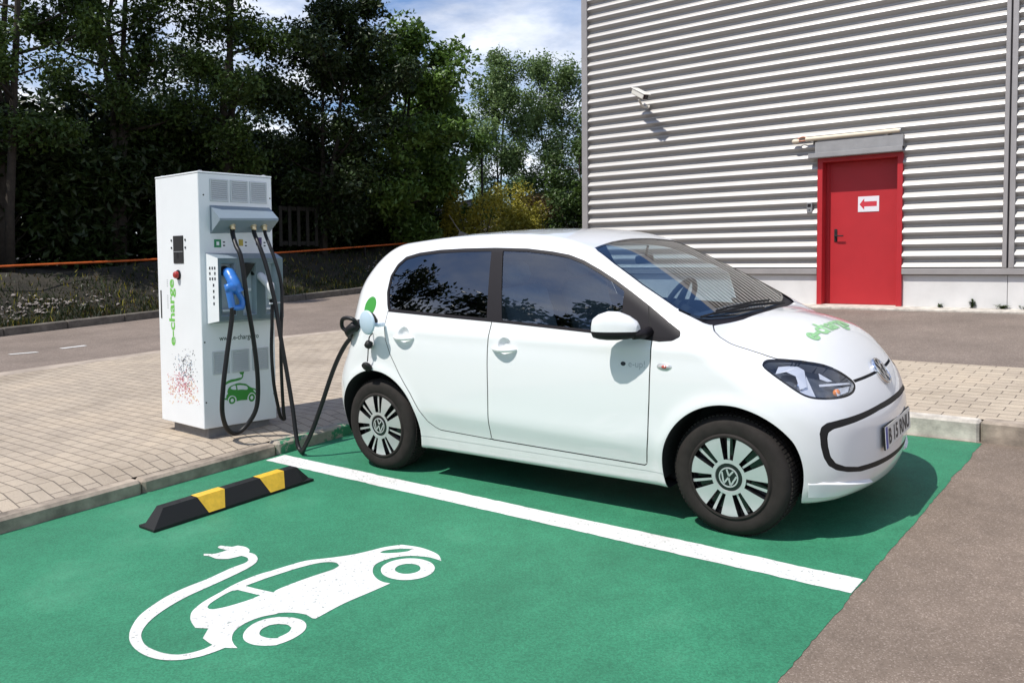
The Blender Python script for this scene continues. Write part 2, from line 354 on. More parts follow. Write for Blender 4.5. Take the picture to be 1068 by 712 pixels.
def ground_part(o): o.matrix_world = RT; FRAME[o.name] = 'done'; tag(o, kind='structure'); return o
def text_tris(s, size, bold=0.0, spacing=1.0, align='LEFT'):
    cu = bpy.data.curves.new('txt', 'FONT'); cu.body = s; cu.size = size; cu.offset = bold; cu.space_character = spacing
    cu.align_x = align; cu.resolution_u = 4
    ob = bpy.data.objects.new('txt', cu); me = bpy.data.meshes.new_from_object(ob)
    vs = [(v.co.x, v.co.y) for v in me.vertices]; fs = [tuple(p.vertices) for p in me.polygons]
    bpy.data.objects.remove(ob); bpy.data.curves.remove(cu); bpy.data.meshes.remove(me)
    return vs, fs
def text_on(mb, s, size, m, fn, bold=0.0, spacing=1.0, align='LEFT', width=None):
    vs, fs = text_tris(s, size, bold, spacing, align)
    if width:
        xs = [v[0] for v in vs]; k = width/(max(xs)-min(xs)); x0 = min(xs); vs = [((v[0]-x0)*k, v[1]) for v in vs]
    mb.add([fn(a, b) for a, b in vs], fs, m)
def stroke(pts, w):
    # a flat ribbon along pts as a 2-D polygon
    L, Rr = [], []
    n = len(pts)
    for i, p in enumerate(pts):
        a = pts[max(i-1,0)]; b = pts[min(i+1,n-1)]; dx, dy = b[0]-a[0], b[1]-a[1]; l = math.hypot(dx,dy) or 1
        ww = w[i] if isinstance(w, (list,tuple)) else w
        L.append((p[0]-dy/l*ww/2, p[1]+dx/l*ww/2)); Rr.append((p[0]+dy/l*ww/2, p[1]-dx/l*ww/2))
    return Rr + L[::-1]
def spline(pts, n=8):
    pts = [Vector(p) for p in pts]; out = []
    for i in range(len(pts)-1):
        p0 = pts[max(i-1,0)]; p1 = pts[i]; p2 = pts[i+1]; p3 = pts[min(i+2,len(pts)-1)]
        for k in range(n):
            t = k/n; out.append(0.5*((2*p1)+(p2-p0)*t+(2*p0-5*p1+4*p2-p3)*t*t+(3*p1-p0-3*p2+p3)*t**3))
    out.append(pts[-1]); return out
M['yellow'] = pbr('yellow_band', (0.72, 0.43, 0.03), 0.45, var=.15, vscale=30)
M['plinth'] = pbr('grey_plinth', (0.17, 0.17, 0.175), 0.6, var=.15, vscale=15)
M['cab'] = pbr('white_cabinet_coating', (0.76, 0.785, 0.80), 0.38, var=.03, vscale=3)
M['ventp'] = pbr('grey_vent_plastic', (0.50, 0.53, 0.54), 0.5)
M['greypanel'] = pbr('blue_grey_panel', (0.20, 0.25, 0.29), 0.4)
M['teal'] = pbr('teal_grey_panel', (0.11, 0.165, 0.18), 0.4)
M['baygrey'] = pbr('pale_bay_lining', (0.42, 0.50, 0.53), 0.5)
M['brass'] = pbr('brass_gland', (0.62, 0.52, 0.32), 0.35, metal=.8)
M['signgreen'] = pbr('green_sign', (0.01, 0.22, 0.08), 0.4); M['signyel'] = pbr('yellow_sign', (0.45, 0.34, 0.05), 0.4); M['signpur'] = pbr('purple_sign', (0.06, 0.03, 0.16), 0.4)
M['darkgreen'] = pbr('green_black_lettering', (0.03, 0.07, 0.05), 0.5)
M['dotred'] = pbr('red_dots', (0.55, 0.06, 0.10), 0.5); M['dotyel'] = pbr('orange_dots', (0.75, 0.45, 0.18), 0.5); M['dotblue'] = pbr('blue_dots', (0.25, 0.35, 0.5), 0.5)
M['blue'] = pbr('blue_plug_plastic', (0.035, 0.17, 0.52), 0.32); M['plugwhite'] = pbr('white_plug_plastic', (0.72, 0.73, 0.74), 0.35)
M['clad'] = pbr('silver_corrugated_metal', (0.46, 0.448, 0.43), 0.48, metal=.5, var=.04, vscale=1.5)
M['cladback'] = pbr('wall_core', (0.3, 0.3, 0.3), 0.8)
M['flash'] = pbr('grey_flashing', (0.36, 0.34, 0.33), 0.42, metal=.3, var=.08, vscale=4); M['flashdark'] = pbr('dark_flashing', (0.10, 0.09, 0.09), 0.6)
M['plinthwall'] = pbr('pale_painted_base_wall', (0.62, 0.61, 0.595), 0.75, var=.08, vscale=2.2, bump=.3, bscale=60)
M['red'] = pbr('red_door_paint', (0.42, 0.020, 0.026), 0.42, var=.05, vscale=3)
M['alu'] = pbr('bare_sheet_metal', (0.42, 0.41, 0.40), 0.4, metal=.5, var=.1, vscale=6)
M['beige'] = pbr('beige_tube', (0.66, 0.58, 0.45), 0.5); M['copper'] = pbr('copper_clips', (0.40, 0.16, 0.09), 0.4)
M['papers'] = pbr('white_paper', (0.72, 0.70, 0.74), 0.6); M['arrowred'] = pbr('red_print', (0.55, 0.03, 0.05), 0.6)
M['camwhite'] = pbr('white_camera_metal', (0.70, 0.68, 0.62), 0.45)
M['orangepipe'] = pbr('orange_pipe', (0.55, 0.11, 0.015), 0.5, var=.3, vscale=4)
M['oldwood'] = pbr('weathered_wood', (0.016, 0.014, 0.010), 0.85, var=.3, vscale=9)
M['roofgrey'] = pbr('grey_roof', (0.20, 0.19, 0.19), 0.7, var=.15); M['wallgrey'] = pbr('grey_render', (0.16, 0.16, 0.17), 0.8); M['wallpale'] = pbr('pale_render', (0.13, 0.13, 0.13), 0.8)
SUN_E = 4.6; SKY_S = 0.080; EXPO = 0.13; CLOUD_LOC = (0.3, 0.2, 0.0); CLOUD_K = 1.75
CLOUD_LO = (4.6, 4.9, 5.6); CLOUD_HI = (9.5, 9.6, 9.9); SKY_TINT = (1.0, 1.22, 1.60)
M['dusty'] = pbr('dusty_edging', (0.36, 0.30, 0.245), 0.9, var=.25, vscale=3)
M['rubble'] = pbr('pale_rubble', (0.24, 0.21, 0.19), 0.9, var=0.5, vscale=20)
# ------------------------------------------------------------------ ground, paving, kerbs, paint
def zlevel(y):   # beyond the car park the land levels out
    if y > 16: return -(y-16)*TILT
    if y < -14: return -(y+14)*TILT
    return 0.0
def sheet(name, xs, ys, z, m, up=None):
    b = MB(); vs = [(x, y, z+zlevel(y)+(up(x, y) if up else 0)) for x in xs for y in ys]; n = len(ys)
    b.add(vs, [(i*n+j, (i+1)*n+j, (i+1)*n+j+1, i*n+j+1) for i in range(len(xs)-1) for j in range(n-1)], m)
    o = b.build(name); return ground_part(o)
sheet('ground', [-400,-60,-40,-20,-13.5,0,20,60,400], [-400,-60,-30,-14,0,16,30,60,400], -0.05, 'earth')
sheet('parking_lot', [-3.45,0,8,30], [-40,-14,-6,1.62], 0.0, 'asphalt')

def rough_strip(b, a, c, w0, w1, z, m, jit, step=.025, axis='x', seed=1):
    # a painted strip whose two long edges wander a few millimetres, as brushed or rolled paint does
    r = random.Random(seed); n = int((c-a)/step); e0 = e1 = 0.0; vs = []
    for i in range(n+1):
        e0 = .7*e0+r.gauss(0, jit); e1 = .7*e1+r.gauss(0, jit); t = a+(c-a)*i/n
        p, q = (t, w0+e0, z), (t, w1+e1, z)
        if axis == 'y': p, q = (w0+e0, t, z), (w1+e1, t, z)
        vs += [p, q]
    fs = [(2*i, 2*i+2, 2*i+3, 2*i+1) for i in range(n)]
    b.add(vs, fs if axis == 'x' else [f[::-1] for f in fs], m)
b = MB(); rough_strip(b, -3.27, .712, -1.135, -.975, .0042, 'line', .0016, seed=4); ground_part(b.build('bay_line'))
b = MB(); rough_strip(b, -9, 1.575, -3.32, .72, .0022, 'green', .0028, step=.03, axis='y', seed=8); ground_part(b.build('green_bay_surface'))
SYM = {}
SYM['cable'] = [(-2.05, -2.369), (-2.004, -2.34), (-1.995, -2.315), (-1.991, -2.275), (-2.052, -2.283), (-2.073, -2.275), (-2.076, -2.257), (-2.009, -2.236), (-1.999, -2.209), (-1.949, -2.199), (-1.897, -2.21), (-1.865, -2.234), (-1.819, -2.233), (-1.764, -2.255), (-1.727, -2.287), (-1.698, -2.349), (-1.678, -2.464), (-1.666, -2.578), (-1.655, -2.687), (-1.628, -2.791), (-1.588, -2.881), (-1.539, -2.949), (-1.488, -2.993), (-1.44, -3.017), (-1.383, -3.034), (-1.321, -3.037), (-1.255, -3.028), (-1.2, -3.005), (-1.17, -2.969), (-1.154, -2.923), (-1.155, -2.884), (-1.093, -2.869), (-1.098, -2.91), (-1.113, -2.964), (-1.151, -3.018), (-1.212, -3.059), (-1.289, -3.077), (-1.377, -3.075), (-1.457, -3.056), (-1.523, -3.025), (-1.586, -2.98), (-1.653, -2.913), (-1.701, -2.828), (-1.735, -2.739), (-1.75, -2.639), (-1.75, -2.535), (-1.767, -2.405), (-1.765, -2.324), (-1.784, -2.295), (-1.815, -2.279), (-1.861, -2.28), (-1.869, -2.307), (-1.882, -2.34), (-1.933, -2.37), (-1.997, -2.371), (-2.027, -2.383)]
SYM['body'] = [(-1.155, -2.884), (-1.238, -2.875), (-1.295, -2.815), (-1.346, -2.842), (-1.416, -2.819), (-1.466, -2.791), (-1.505, -2.755), (-1.543, -2.682), (-1.565, -2.595), (-1.589, -2.493), (-1.59, -2.383), (-1.572, -2.306), (-1.557, -2.234), (-1.53, -2.144), (-1.457, -2.055), (-1.393, -1.967), (-1.356, -1.879), (-1.33, -1.814), (-1.283, -1.75), (-1.192, -1.728), (-1.115, -1.729), (-1.033, -1.748), (-0.968, -1.796), (-0.997, -1.793), (-1.062, -1.796), (-1.142, -1.83), (-1.191, -1.883), (-1.212, -1.95), (-1.2, -2.008), (-1.147, -2.065), (-1.086, -2.1), (-1.029, -2.113), (-0.988, -2.106), (-0.994, -2.207), (-1.005, -2.357), (-0.994, -2.515), (-1.011, -2.521), (-1.055, -2.515), (-1.103, -2.526), (-1.14, -2.546), (-1.17, -2.571), (-1.171, -2.583), (-1.201, -2.635), (-1.207, -2.703), (-1.185, -2.766), (-1.139, -2.81), (-1.091, -2.833), (-1.05, -2.844), (-1.093, -2.869)]
SYM['win_r'] = [(-1.478, -2.705), (-1.454, -2.711), (-1.433, -2.697), (-1.409, -2.65), (-1.388, -2.571), (-1.384, -2.507), (-1.522, -2.528), (-1.535, -2.558), (-1.521, -2.623), (-1.501, -2.677)]
SYM['win_f'] = [(-1.53, -2.484), (-1.525, -2.428), (-1.52, -2.371), (-1.504, -2.284), (-1.493, -2.227), (-1.462, -2.142), (-1.422, -2.095), (-1.381, -2.083), (-1.343, -2.098), (-1.334, -2.145), (-1.35, -2.231), (-1.364, -2.326), (-1.37, -2.424), (-1.359, -2.456), (-1.459, -2.474)]
SYM['lamp'] = [(-1.303, -1.877), (-1.297, -1.845), (-1.255, -1.796), (-1.195, -1.759), (-1.192, -1.794), (-1.226, -1.837), (-1.278, -1.876)]
SYM['wf_o'] = [(-0.937, -1.873), (-0.956, -1.857), (-0.978, -1.844), (-1.003, -1.835), (-1.029, -1.831), (-1.056, -1.831), (-1.082, -1.836), (-1.106, -1.845), (-1.128, -1.859), (-1.146, -1.877), (-1.159, -1.897), (-1.168, -1.919), (-1.171, -1.943), (-1.169, -1.966), (-1.162, -1.989), (-1.15, -2.01), (-1.133, -2.028), (-1.113, -2.043), (-1.091, -2.055), (-1.066, -2.062), (-1.041, -2.066), (-1.015, -2.064), (-0.991, -2.059), (-0.968, -2.05), (-0.948, -2.037), (-0.931, -2.02), (-0.918, -2.002), (-0.909, -1.981), (-0.905, -1.959), (-0.906, -1.936), (-0.911, -1.914), (-0.922, -1.893)]
SYM['wf_i'] = [(-0.992, -1.911), (-1.004, -1.901), (-1.019, -1.894), (-1.036, -1.891), (-1.052, -1.892), (-1.068, -1.897), (-1.082, -1.905), (-1.092, -1.916), (-1.099, -1.929), (-1.102, -1.944), (-1.1, -1.959), (-1.094, -1.973), (-1.085, -1.985), (-1.072, -1.994), (-1.057, -2.0), (-1.041, -2.003), (-1.025, -2.002), (-1.009, -1.997), (-0.996, -1.989), (-0.986, -1.978), (-0.979, -1.965), (-0.976, -1.951), (-0.977, -1.937), (-0.982, -1.923)]
SYM['wr_o'] = [(-1.115, -2.776), (-1.15, -2.742), (-1.173, -2.691), (-1.17, -2.639), (-1.141, -2.596), (-1.125, -2.585), (-1.081, -2.562), (-1.026, -2.556), (-0.979, -2.574), (-0.946, -2.61), (-0.932, -2.657), (-0.932, -2.702), (-0.941, -2.738), (-0.945, -2.748), (-0.978, -2.775), (-1.025, -2.794), (-1.074, -2.794)]
SYM['wr_i'] = [(-1.08, -2.725), (-1.105, -2.694), (-1.107, -2.657), (-1.084, -2.628), (-1.079, -2.628), (-1.047, -2.615), (-1.01, -2.623), (-0.991, -2.649), (-0.987, -2.678), (-0.989, -2.703), (-0.98, -2.705), (-1.011, -2.726), (-1.05, -2.733)]

def ell(a): return a
b = MB()
fn = lambda x, y: (x, y, .0044)
def ccw(p):
    a = sum(p[i][0]*p[(i+1)%len(p)][1]-p[(i+1)%len(p)][0]*p[i][1] for i in range(len(p))); return p if a > 0 else p[::-1]
SYM = {k: smooth_poly(v) for k, v in SYM.items()}
b.poly([SYM['body'], SYM['win_r'], SYM['win_f'], SYM['lamp']], 'line', fn=fn)
b.poly([SYM['cable']], 'line', fn=lambda x, y: (x, y, .0049))
b.poly([SYM['wf_o'], SYM['wf_i']], 'line', fn=fn); b.poly([SYM['wr_o'], SYM['wr_i']], 'line', fn=fn)
ground_part(b.build('painted_car_symbol'))
# upper level: pavement of concrete blocks, with roads beyond it on two sides
b = MB()
PE = [(-8.80,-40),(-8.80,-4),(-8.64,-.80),(-8.54,1.01),(-8.08,2.67),(-7.85,3.49),(-7.55,3.86)]
west = [(-3.44,-40),(-3.44,1.72),(-3.44,3.86)]
b.poly([[(-3.66,-40)]+[(-3.66,3.86)]+PE[::-1]], 'paver', z=PV)
b.add([(-3.66,-40,PV),(-3.428,-40,.086),(-3.428,1.30,.086),(-3.43,1.70,PV),(-3.43,3.86,PV),(-3.66,3.86,PV),(-3.66,1.30,PV),(-3.66,1.70,PV)], [(0,1,2,6),(6,2,3,7),(7,3,4,5)], 'paver'); ground_part(b.build('pavement'))
b = MB(); b.poly([[(-3.4295,1.72),(14,1.72),(14,3.86),(-3.4295,3.86)]], 'paver2', z=PV); ground_part(b.build('side_pavement'))
b = MB()
b.poly([[(-13.2,-40)]+PE[:1]+PE[1:]+[(14,3.86),(30,3.86),(30,16),(-13.2,16)]], 'road', z=PV-.005)
ground_part(b.build('service_road'))
b = MB(); b.poly([[(-8.75,-4.2),(-8.9,-4.2),(-8.98,-.9),(-8.8,1.1),(-8.32,2.8),(-8.0,3.6),(-7.55,3.95),(-7.55,3.86),(-7.85,3.49),(-8.08,2.67),(-8.54,1.01),(-8.64,-.80)]], 'dusty', z=PV-.002); ground_part(b.build('pavement_edge'))
b = MB()
for (x0, y0, x1, y1) in ((-10.60,.05,-10.44,.34),(-10.47,.66,-10.43,.98)):
    b.add([(x0-.05,y0,PV),(x1-.05,y1,PV),(x1+.06,y1,PV),(x0+.06,y0,PV)], [(0,3,2,1)], 'line')
ground_part(b.build('road_mark'))
# kerb stones, one run behind the bays and one beside them
b = MB(); r2 = random.Random(3)
y = -9.0
while y < 1.55:
    L = 1.0; y1 = min(y+L-.008, 1.70); dx = r2.uniform(-.006,.006)
    if -1.35 < y1 <= 1.8 and y > -1.9: mt = 'kerbnew' if y < -1.0 and y1 > -1.4 else 'kerb'
    else: mt = 'kerb'
    if y1 > -.9 and y < -.5: mt = 'greenkerb'
    b.box(-3.435+dx, -3.315+dx, y, y1, -.04, .090+r2.uniform(-.004,.003), mt, .018); y += L

x = -3.30
while x < 9:
    b.box(x, x+.992, 1.60, 1.72, -.04, PV+.012+r2.uniform(-.003,.003), 'kerbnew' if x < .1 else 'kerb', .016); x += 1.0
# far kerb of the road and the one at the foot of the building
y = -12.0
while y < 15: b.box(-13.35-.01*max(0,-y), -13.22-.01*max(0,-y), y, y+.99, 0, PV+.13, 'farkerb', .015); y += 1.0
ground_part(b.build('kerb'))
# footing strip along the building
b = MB(); b.box(-7.05, 14, 7.98, 8.40, .0, PV+.025, 'kerbnew', .01); ground_part(b.build('building_footing'))
# bank beyond the far kerb
def bank(x, y):
    t = min(max((-13.4-x)/2.6, 0), 1); return .20+.80*t*t*(3-2*t)+.05*math.sin(y*1.7+x*2)+.04*math.sin(y*4.1-x*3)
xs = [-13.36-.0-.25*i for i in range(40)]+[-24,-26,-30,-40]; ys = [-20+.4*i for i in range(140)]
b = MB(); n = len(ys); vs = [(x, y, bank(x, y)+zlevel(y)) for x in xs for y in ys]
b.add(vs, [(i*n+j, i*n+j+1, (i+1)*n+j+1, (i+1)*n+j) for i in range(len(xs)-1) for j in range(n-1)], 'earth'); bk = b.build('grassy_bank', smooth=True); ground_part(bk)
# grass, weeds and scattered litter leaves on the bank
b = MB(); r3 = random.Random(5)
for i in range(26000):
    x = -13.42-abs(r3.gauss(0, 1.1)); y = r3.uniform(-5, 14); z = bank(x, y)
    if x < -16.5: continue
    h = r3.uniform(.03,.13)*(1.1 if x > -13.9 else .9); a = r3.uniform(0, 6.28); w = r3.uniform(.006,.016); lx, ly = r3.gauss(0,.04), r3.gauss(0,.04)
    mt = 'grass' if r3.random() < .78 else ('leaf_brown' if r3.random() < .7 else 'leaf_yellow')
    b.add([(x-w*math.cos(a), y-w*math.sin(a), z-.01), (x+w*math.cos(a), y+w*math.sin(a), z-.01), (x+lx, y+ly, z+h)], [(0,1,2)], mt)
g = b.build('grass'); g.matrix_world = RT; FRAME[g.name] = 'done'; tag(g, kind='stuff')
b = MB()
for i in range(1500):
    cl = r3.choice([0,1,1,1]); x = -14.0-abs(r3.gauss(0,.30))-.3*cl*r3.random(); y = r3.uniform(-4, 13); z = bank(x, y)
    if math.sin(y*1.3)+math.sin(y*.47+1) < r3.uniform(-.6, 1.3): continue
    s_ = r3.uniform(.014,.050); a = r3.uniform(0,6.28); t = r3.uniform(-.5,.5)
    c, d = math.cos(a)*s_, math.sin(a)*s_
    b.add([(x+c,y+d,z+.03+t*s_),(x-d,y+c,z+.02),(x-c,y-d,z+.03-t*s_),(x+d,y-c,z+.035),(x,y,z+.055)], [(0,1,4),(1,2,4),(2,3,4),(3,0,4)], 'rubble')
g = b.build('rubble'); g.matrix_world = RT; tag(g, kind='stuff')
# weeds by the wall
def plant(name, label, loc, h, n, leafm, spread=.10, seed=0, lsize=.05, group=None):
    r = random.Random(seed); b = MB()
    for i in range(n):
        a = r.uniform(0, 6.28); tip = Vector((math.cos(a)*spread*r.random(), math.sin(a)*spread*r.random(), h*r.uniform(.5, 1)))
        b.tube([(0,0,0), tip*.5+Vector((0,0,.02)), tip], [.003,.002,.001], 'trunk' if r.random()<.2 else leafm, 4)
        for k in range(6):
            p = tip*r.uniform(.2, 1); a2 = r.uniform(0, 6.28); l = lsize*r.uniform(.5, 1); d = Vector((math.cos(a2), math.sin(a2), r.uniform(-.2,.5)))*l; w = Vector((-d.y, d.x, 0))*.3
            b.add([p, p+d*.5+w, p+d, p+d*.5-w], [(0,1,2,3)], leafm)
    o = b.build(name); solo(o, label, 'weed', loc, group=group); return o
for i, (x, lb) in enumerate(((-.98,'tiny green weed at the wall foot nearest the red door'),(-.58,'small pointed green weed at the foot of the pale wall, second from the red door'),(-.22,'low spreading green weed at the foot of the pale wall'),(.06,'small leafy weed left of the wall joint'),(.50,'larger leafy weed right of the dark wall joint'))):
    plant('weed', lb, (x-.45*0, 8.27, PV+.02), (.06,.13,.08,.08,.30)[i], (8,14,14,12,26)[i], 'leaf_mid', (.05,.05,.12,.10,.20)[i], i, .05, 'weeds along the foot of the wall')

# ------------------------------------------------------------------ wheel stop
st = thing('wheel_stop', 'black rubber wheel stop with two yellow bands lying on the green bay', 'wheel stop', (-2.645, -1.81, .004), 0, up=False)
b = MB(); L = .535; prof = [(-.080,0),(-.082,.014),(-.036,.104),(.030,.104),(.080,.016),(.080,0)]
vs = []; ends = [(-L, 0.0), (-L+.002,.25), (-L+.088, 1), (L-.088, 1), (L-.002,.25), (L, 0)]
for (yy, k) in ends:
    for (a, c) in prof: vs.append((a*(1 if k == 1 else .98), yy, c*1.0 if k == 1 else min(c, .014 if k else .012)))
fs = []; n = len(prof)
for i in range(len(ends)-1):
    for j in range(n-1): fs.append((i*n+j, i*n+j+1, (i+1)*n+j+1, (i+1)*n+j))
fs.append(tuple(range(n))[::-1]); fs.append(tuple(5*n+j for j in range(n)))
b.add(vs, [f[::-1] for f in fs], 'black'); b.build('rubber_block', st)
def onblk(y, s):   # s from the foot of the front slope (0) over the ridge to the back (1)
    P_ = [(.0805,.014),(.0312,.1055),(-.0365,.1055),(-.082,.014)]; i = min(int(s*3), 2); t = s*3-i
    return (P_[i][0]+(P_[i+1][0]-P_[i][0])*t+.0012, y, P_[i][1]+(P_[i+1][1]-P_[i][1])*t+.0008)
for yc in (-.155, .260):
    b = MB(); rows = [(0,.052),(.333,.088),(.666,.088),(1,.06)]
    vs = [onblk(yc-w, s) for s, w in rows]+[onblk(yc+w, s) for s, w in rows]
    b.add(vs, [(i, 4+i, 5+i, i+1) for i in range(3)], 'yellow'); b.build('yellow_band', st)
b = MB()
for yc in (-.34, .04, .39): b.lathe([(.016,.1045),(.012,.1055),(.011,.099),(0.0001,.099)], 'dark', 16, X=Matrix.Translation((0,yc,0)), axis='z')
build_each(b, 'bolt_recess', st)

# ------------------------------------------------------------------ charger
CG = (-3.714, -1.321, PV)
ch = thing('charging_station', 'tall white rapid charging cabinet standing on the block pavement behind the bay', 'charging station', CG, R(-3.5))
def cb(): return MB()
W_, D_, H_ = .588, .640, 1.905    # local: front face x = 0 looking to +x, width along +y, depth along -x
b = cb(); b.box(-D_+.10, -.030, .045, W_-.045, .0, .085, 'plinth', .004); b.build('plinth', ch)
b = cb(); b.box(-D_, 0, 0, W_, .08, H_-.012, 'cab', .004); b.box(-D_+.004, -.004, .004, W_-.004, H_-.016, H_-.010, 'dark'); body = b.build('cabinet', ch, sharp=None)
b = cb(); b.box(-D_-.002, .002, -.002, W_+.002, H_-.010, H_+.002, 'cab', .003)
for (xx, yy) in ((-.04,.04),(-.04,W_-.04),(-D_+.04,.04),(-D_+.04,W_-.04)): b.lathe([(.016,H_+.002),(.016,H_+.010),(.010,H_+.013),(0.0001,H_+.013)], 'steel', 12, X=Matrix.Translation((xx,yy,0)), axis='z')
b.build('roof', ch)
def vent(y0, y1, z0, z1):
    b = cb(); f = .012
    b.box(-.004, .008, y0, y0+f, z0, z1, 'ventp', .002); b.box(-.004, .008, y1-f, y1, z0, z1, 'ventp', .002)
    b.box(-.004, .008, y0+f, y1-f, z0, z0+f*1.3, 'ventp', .002); b.box(-.004, .008, y0+f, y1-f, z1-f, z1, 'ventp', .002)
    b.box(.0005, .0015, y0+f, y1-f, z0+f, z1-f, 'dark')
    n = 9; h = (z1-z0-2.4*f)/n
    for i in range(n):
        za = z0+1.4*f+i*h; b.add([(.0075,y0+f,za),(.0075,y1-f,za),(.002,y1-f,za+h*.95),(.002,y0+f,za+h*.95),(.0075,y0+f,za+h*.30),(.0075,y1-f,za+h*.30)], [(0,1,5,4),(4,5,2,3)], 'ventp')
    b.build('vent_grille', ch)
for y0, y1 in ((.088,.232),(.246,.390),(.404,.545)): vent(y0, y1, 1.700, 1.858)
for y0, y1 in ((.076,.205),(.225,.366),(.392,.528)): vent(y0, y1, .462, .628)
# wedge-shaped hose housing
b = cb(); y0, y1 = .085, .566; yi0, yi1 = .100, .530
vs = [(0,y0,1.470),(0,y1,1.490),(0,y1,1.672),(0,y0,1.672),(.125,yi0-.010,1.560),(.125,y1-.004,1.572),(.125,yi0-.010,1.575),(.125,y1-.004,1.588)]
b.add(vs, [(3,6,7,2),(0,1,5,4),(4,5,7,6),(0,4,6,3),(1,2,7,5)], 'greypanel'); b.build('hose_housing', ch)
gl = []
for i, yy in enumerate((.218, .387, .474)):
    b = cb(); zz = 1.525; b.lathe([(.024,.03),(.024,.0),(.019,-.002),(.019,-.022),(.015,-.030)], 'brass', 16, X=Matrix.Translation((.070,yy,zz)) @ Matrix.Rotation(R(-18),4,'Y'), axis='z'); b.build('cable_gland', ch, True, sharp=40)
b = cb(); b.box(.0, .004, .112, .165, 1.373, 1.430, 'signgreen', .001); b.box(.004,.0046,.128,.149,1.388,1.414,'cab'); b.build('socket_sign', ch)
b = cb(); b.box(.0, .003, .305, .340, 1.385, 1.432, 'signyel', .001); b.build('socket_sign', ch)
b = cb(); b.box(.0, .003, .446, .494, 1.390, 1.448, 'signpur', .001); b.build('socket_sign', ch)
b = cb()
for yy in (.180, .355, .510):
    for zz in (1.412, 1.388): b.box(.0006, .0010, yy, yy+.016, zz-.006, zz+.004, 'darktext')
b.build('sign_lettering', ch) if False else build_each(b, 'sign_lettering', ch)
# holster unit: chamfered frame with three bays
b = cb()
z0, z1 = .830, 1.332; y0, y1 = .040, .612; zi0, zi1 = .852, 1.295; yi0, yi1 = .072, .596; X_ = .115
vs = [(0,y0,z0),(0,y1,z0),(0,y1,z1),(0,y0,z1),(X_,yi0,zi0),(X_,yi1,zi0),(X_,yi1,zi1),(X_,yi0,zi1)]
b.add(vs, [(0,4,7,3),], 'cab'); b.add(vs, [(3,7,6,2),(0,1,5,4),(1,2,6,5)], 'greypanel')
bays = [(.096,.207),(.262,.372),(.446,.540)]; zb0, zb1 = .885, 1.262
cuts = [yi0]+[v for a in bays for v in a]+[yi1]
for i in range(0, len(cuts), 2): b.add([(X_,cuts[i],zi0),(X_,cuts[i+1],zi0),(X_,cuts[i+1],zi1),(X_,cuts[i],zi1)], [(0,1,2,3)], 'teal')
for (a, c) in bays:
    b.add([(X_,a,zi0),(X_,c,zi0),(X_,c,zb0),(X_,a,zb0),(X_,a,zb1),(X_,c,zb1),(X_,c,zi1),(X_,a,zi1)], [(0,1,2,3),(4,5,6,7)], 'teal')
    dd = X_-.060; b.add([(X_,a,zb0),(X_,c,zb0),(X_,c,zb1),(X_,a,zb1),(dd,a+.004,zb0+.01),(dd,c-.004,zb0+.01),(dd,c-.004,zb1-.01),(dd,a+.004,zb1-.01)], [(0,4,7,3),(1,2,6,5),(0,1,5,4),(3,7,6,2),(4,5,6,7)], 'baygrey')
hol = b.build('holster_unit', ch)
b = cb()   # black funnel of the middle bay, hooks, white labels
b.add([(X_+.035,.262,1.255),(X_+.035,.345,1.255),(X_-.03,.30,1.13),(X_-.05,.262,1.14),(X_-.055,.262,1.255),(X_-.055,.345,1.255)], [(0,2,1),(0,3,2),(0,1,5,4),(3,0,4),(1,2,5),(2,3,4,5)], 'black')
for yy in (.282,.330): b.box(X_-.055, X_-.045, yy, yy+.028, 1.055, 1.078, 'cab', .002)
for (a, c) in (bays[0], bays[2]): b.box(X_-.05, X_-.02, a+.015, c-.02, .915, .932, 'cab', .003)
build_each(b, 'holster_fitting', hol)
b = cb(); r4 = random.Random(9)   # pictogram column on the chamfer
def cham(t, z): return (X_*t+.0012, y0+(yi0-y0)*t-.0006, z)
for zz, k in ((1.225,3),(1.188,2),(1.150,3),(1.105,1),(1.062,1),(1.020,1),(.975,1)):
    for i in range(k):
        t = .35+.4*i/max(k-1,1) if k > 1 else .62; w = .055; h = .010; q = z1
        b.add([cham(t-w,zz-h),cham(t+w,zz-h),cham(t+w,zz+h),cham(t-w,zz+h)], [(0,1,2,3)], 'darktext')
build_each(b, 'pictogram', hol)
# lettering and the little green car on the front
b = cb(); text_on(b, 'www.e-charge.ro', .052, 'darkgreen', lambda a, c: (.0012, .132+a, .703+c), bold=.0006, width=.318); b.build('web_lettering', ch)
gx = [p[0] for k in SYM for p in SYM[k]]; 
def symmap(p):   # stall symbol -> upright picture: its long axis runs from tail to nose
    # painted axes: nose direction n, up direction u
    ox, oy = -1.05, -2.655; nx, ny = (.01, .72); l = math.hypot(nx, ny); nx, ny = nx/l, ny/l; ux, uy = -ny, nx
    dx, dy = p[0]-ox, p[1]-oy; a = dx*nx+dy*ny; c = dx*ux+dy*uy; return (a, c)
KS = .158
def sm(p): a, c = symmap(p); return (.225+a*KS/.72*1.0, .262+c*KS/.72*1.0)
b = cb()
def dec(keys, m, x=.0012):
    lps = [[sm(p) for p in SYM[k]] for k in keys]
    b.poly(lps, m, fn=lambda a, c: (x, a, c))
dec(['body','win_r','win_f','lamp'], 'greenlogo'); dec(['cable'], 'greenlogo', .0014); dec(['wf_o','wf_i'], 'greenlogo'); dec(['wr_o','wr_i'], 'greenlogo')
b.build('green_car_emblem', ch)
